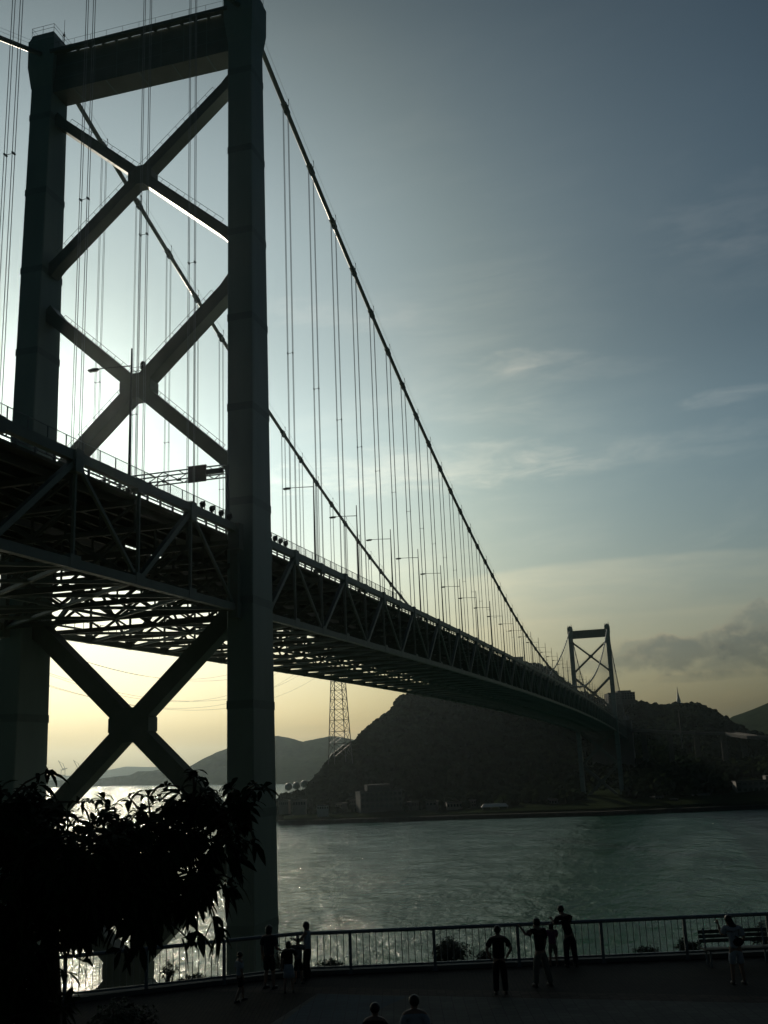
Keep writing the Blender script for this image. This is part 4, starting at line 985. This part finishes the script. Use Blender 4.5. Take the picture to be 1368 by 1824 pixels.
    if hair == 'bob': hb.loft([[hd+A(.054*math.cos(a)*q, -.012+.054*math.sin(a)*q, z) for a in np.linspace(math.pi*.98, math.pi*2.02, 9)]+[hd+A(.03*math.cos(a), -.012+.02*math.sin(a), z) for a in np.linspace(math.pi*2, math.pi, 5)] for z, q in ((.03, 1.0), (-.02, 1.1), (-.055, 1.02))])
    if hair == 'long':
        q_ = [hd+A(0, -.03, .03), hd*.5+nk*.5+A(0, -.045, .0), sh+A(0, -.055, .0), sh+A(0, -.06, -.09)]
        hb.loft([[c+A(w_*math.cos(a), .022*math.sin(a), 0) for a in np.linspace(0, 2*math.pi, 9)[:-1]] for c, w_ in zip(q_, (.05, .055, .06, .03))])
    hb.build('hair', hairm, t, smooth=True)
    # shirt
    k = 1.22; V = [hip+A(0, 0, -.012 if not skirt else .03), hip*.6+mid*.4, mid, mid*.35+sh*.65, sh]; R = [(.088*h*b*k, .066*h*b*k), (.084*h*b*k, .060*h*b*k), (.084*h*b*k, .058*h*b*k), (.090*h*b*k, .062*h*b*k), (.058*h*b*k, .046*h*b*k)]; E = [(i, i+1) for i in range(4)]
    for si in (0, 1):
        shp, e, wv = limb['arm%d' % si]; i = len(V)
        if sleeves >= 1: q_ = [shp, (shp+e)/2, e, (e+wv)/2, e*.12+wv*.88]; rr = [.044, .04, .034, .03, .024]
        elif sleeves > .2: q_ = [shp, (shp+e)/2, shp*(1-.8)+e*.8]; rr = [.05, .05, .05]
        else: q_ = [shp*.75+sh*.25]; rr = [.042]
        V += q_; R += [x*h*b for x in rr]; E += [(4, i)]+[(i+j, i+j+1) for j in range(len(q_)-1)]
    vs, fs = skin_mesh(V, E, R, 2); m_ = MB(); m_.add(vs, fs); m_.build('shirt', top, t, smooth=True)
    # lower clothing
    if skirt:
        m_ = MB(); rings = []
        for z, rx, ry in ((.57, .082, .062), (.50, .098, .075), (.40, .108, .085), (.51-skirt, .122, .098)):
            c = hip*np.array((1, 1, 0)); rings.append([c+A(rx*b*math.cos(a)*(1+.05*math.sin(5*a)), ry*b*math.sin(a)*(1+.05*math.sin(5*a)), z) for a in np.linspace(0, 2*math.pi, 21)[:-1]])
        m_.loft(rings[::-1]); m_.build('skirt', bottom, t, smooth=True)
    else:
        V = [hip+A(0, 0, .05), hip]; R = [(.08*h*b, .06*h*b), (.086*h*b, .068*h*b)]; E = [(0, 1)]
        for si in (0, 1):
            hj, kn, an = limb['leg%d' % si]; i = len(V)
            if legs_len >= 1: q_ = [hj, (hj+kn)/2, kn, (kn+an)/2, an+A(0, -.004, -.012)]; rr = [.066, .062, .052, .05, .046]
            else: q_ = [hj, (hj+kn)/2, (hj+kn)/2*(1-legs_len)+kn*legs_len]; rr = [.062, .06, .054]
            V += q_; R += [x*h*b for x in rr]; E += [(1, i)]+[(i+j, i+j+1) for j in range(len(q_)-1)]
        vs, fs = skin_mesh(V, E, R, 1); m_ = MB(); m_.add(vs, fs); m_.build('trousers' if legs_len >= 1 else 'shorts', bottom, t, smooth=True)
    for si in (0, 1):
        fx, fy = feet[si]; m_ = MB(); m_.ell(A(fx, fy+.03, .024), (.03*h, .078*h, .024*h), 10, 6); m_.box(tuple(A(fx-.026, fy-.04, 0)), tuple(A(fx+.026, fy+.09, .012))); m_.build('shoe', M_SHOE, t, smooth=False)
    if bag:
        m_ = MB(); c = hip+A(.03, -.085*b, .1); m_.ell(c, (.085*h, .035*h, .06*h), 12, 8)
        s0 = sh+A(-.09*b, -.03, .02); m_.tube([c+A(.05, 0, .04), mid+A(.0, -.075*b, .03), s0+A(.02, -.03, -.02), s0+A(.015, .02, .015), mid+A(-.05, .08*b, .0), c+A(.08, .05, .02)], .009*h, 5); m_.build('shoulder_bag', M_BLACK, t, smooth=True)
    return t
AZ = math.atan2(FH[1], FH[0])
G_ = lambda px, py: onz(px, py, ZT)
person(G_(893, 1771), 1.70, AZ, 'person in dark clothes standing with hands on hips, back turned, mid terrace', M_BLACK, M_BLACK, arms=(((-.085, -.03, -.15), (-.03, .04, -.265)), ((.085, -.03, -.15), (.03, .04, -.265))), feet=((-.075, 0), (.075, .01)))
person(G_(967, 1757), 1.74, AZ+.45, 'person in dark shirt and pale trousers, one forearm on the railing, mid stride', M_BLACK, M_KHAKI, lean=(-.01, .02), arms=(((-.06, .09, -.05), (-.10, .16, .045)), ((.015, -.0, -.175), (.0, .05, -.32))), feet=((-.10, .03), (.12, -.05)), sleeves=.5)
person(G_(987, 1722), 1.21, AZ, 'small child in a pink top between the two taller people at the railing', M_PINK, M_KHAKI, legs_len=.35, hair='bob', arms=(((-.03, .07, -.14), (-.0, .16, -.13)), ((.03, .07, -.14), (.0, .16, -.13))))
person(G_(1019, 1722), 1.70, AZ+.25, 'tall person in dark clothes leaning forward on the railing beside the pink child', M_BLACK, M_NAVY, lean=(-.055, .07), head=(-.012, .01), hips=(-.01, -.01), arms=(((-.03, .1, -.12), (-.03, .2, -.06)), ((.02, .1, -.13), (-.04, .2, -.08))), bag=False)
person(G_(1317, 1753), 1.72, AZ, 'person in white clothes with long dark hair and a shoulder bag before the bench', M_WHITEC, M_WHITEC, lean=(-.01, .01), head=(-.04, .0), legs_len=.85, hair='long', bag=True, build=1.05, arms=(((-.05, .05, -.10), (-.06, .14, .04)), ((.055, -.0, -.16), (.02, .1, -.22))))
person(G_(548, 1744), 1.58, AZ+1.3, 'person with bobbed hair in pale sleeveless top facing left at the railing', M_WHITEC, M_BLACK, sleeves=.1, hair='bob', arms=(((-.02, .1, -.13), (.0, .23, -.10)), ((.02, .09, -.15), (.0, .22, -.16))), build=.92)
person(G_(515, 1768), 1.33, AZ+.1, 'child with black hair in dark top and white skirt in front of the railing', M_BLACK, M_WHITEC, skirt=.22, hair='bob', arms=(None, ((.06, .03, -.13), (.06, .14, -.14))))
person(G_(532, 1752), 1.22, AZ-.1, 'child in grey shirt and dark shorts between the white skirted child and the woman', M_GREYC, M_BLACK, legs_len=.9, lean=(-.01, .05), arms=(((-.02, .1, -.1), (.0, .2, -.06)), ((.02, .1, -.1), (.0, .2, -.06))))
person(G_(480, 1761), 1.68, AZ-.5, 'person with bobbed hair in charcoal top in front of the right tower leg', M_DGREY, M_BLACK, legs_len=.9, hair='bob', arms=(None, ((.03, .03, -.17), (.02, .15, -.22))), sleeves=.9)
person(G_(427, 1784), 1.24, AZ-1.0, 'child in white shirt and dark shorts walking along the railing by the tower leg', M_WHITEC, M_BLACK, legs_len=.8, feet=((-.06, .11), (.06, -.12)), knees=(.05, .04))
def below(px, py, H):                      # someone whose head top shows at this pixel
    d = ray(px, py); k = (ZT+H-CAM[2])/d[2]; p = CAM+d*k; p[2] = ZT; return p
person(below(667, 1784, 1.66), 1.66, AZ-.2, 'person in dark shirt cut off at the shoulders by the bottom edge', M_BLACK, M_NAVY)
person(below(737, 1770, 1.76), 1.76, AZ, 'person in white shirt cut off at the chest by the bottom edge', M_WHITEC, M_NAVY)

# ------------------------------------------------------------------ haze: one closed box of even thin air
HAZE = 3.4e-5
mb = MB(); mb.box((-260, -1500, -9.5), (11500, 6500, 300))
hz = mb.build('haze', bpy.data.materials.new('haze_air')); tag(hz, 'thin evening haze over the strait', kind='stuff')
m = hz.data.materials[0]; m.use_nodes = True; t = m.node_tree; t.nodes.clear()
o = t.nodes.new('ShaderNodeOutputMaterial'); v = t.nodes.new('ShaderNodeVolumePrincipled'); v.inputs['Density'].default_value = HAZE
v.inputs['Color'].default_value = (.74, .92, 1.0, 1); v.inputs['Anisotropy'].default_value = .89
t.links.new(v.outputs[0], o.inputs['Volume'])
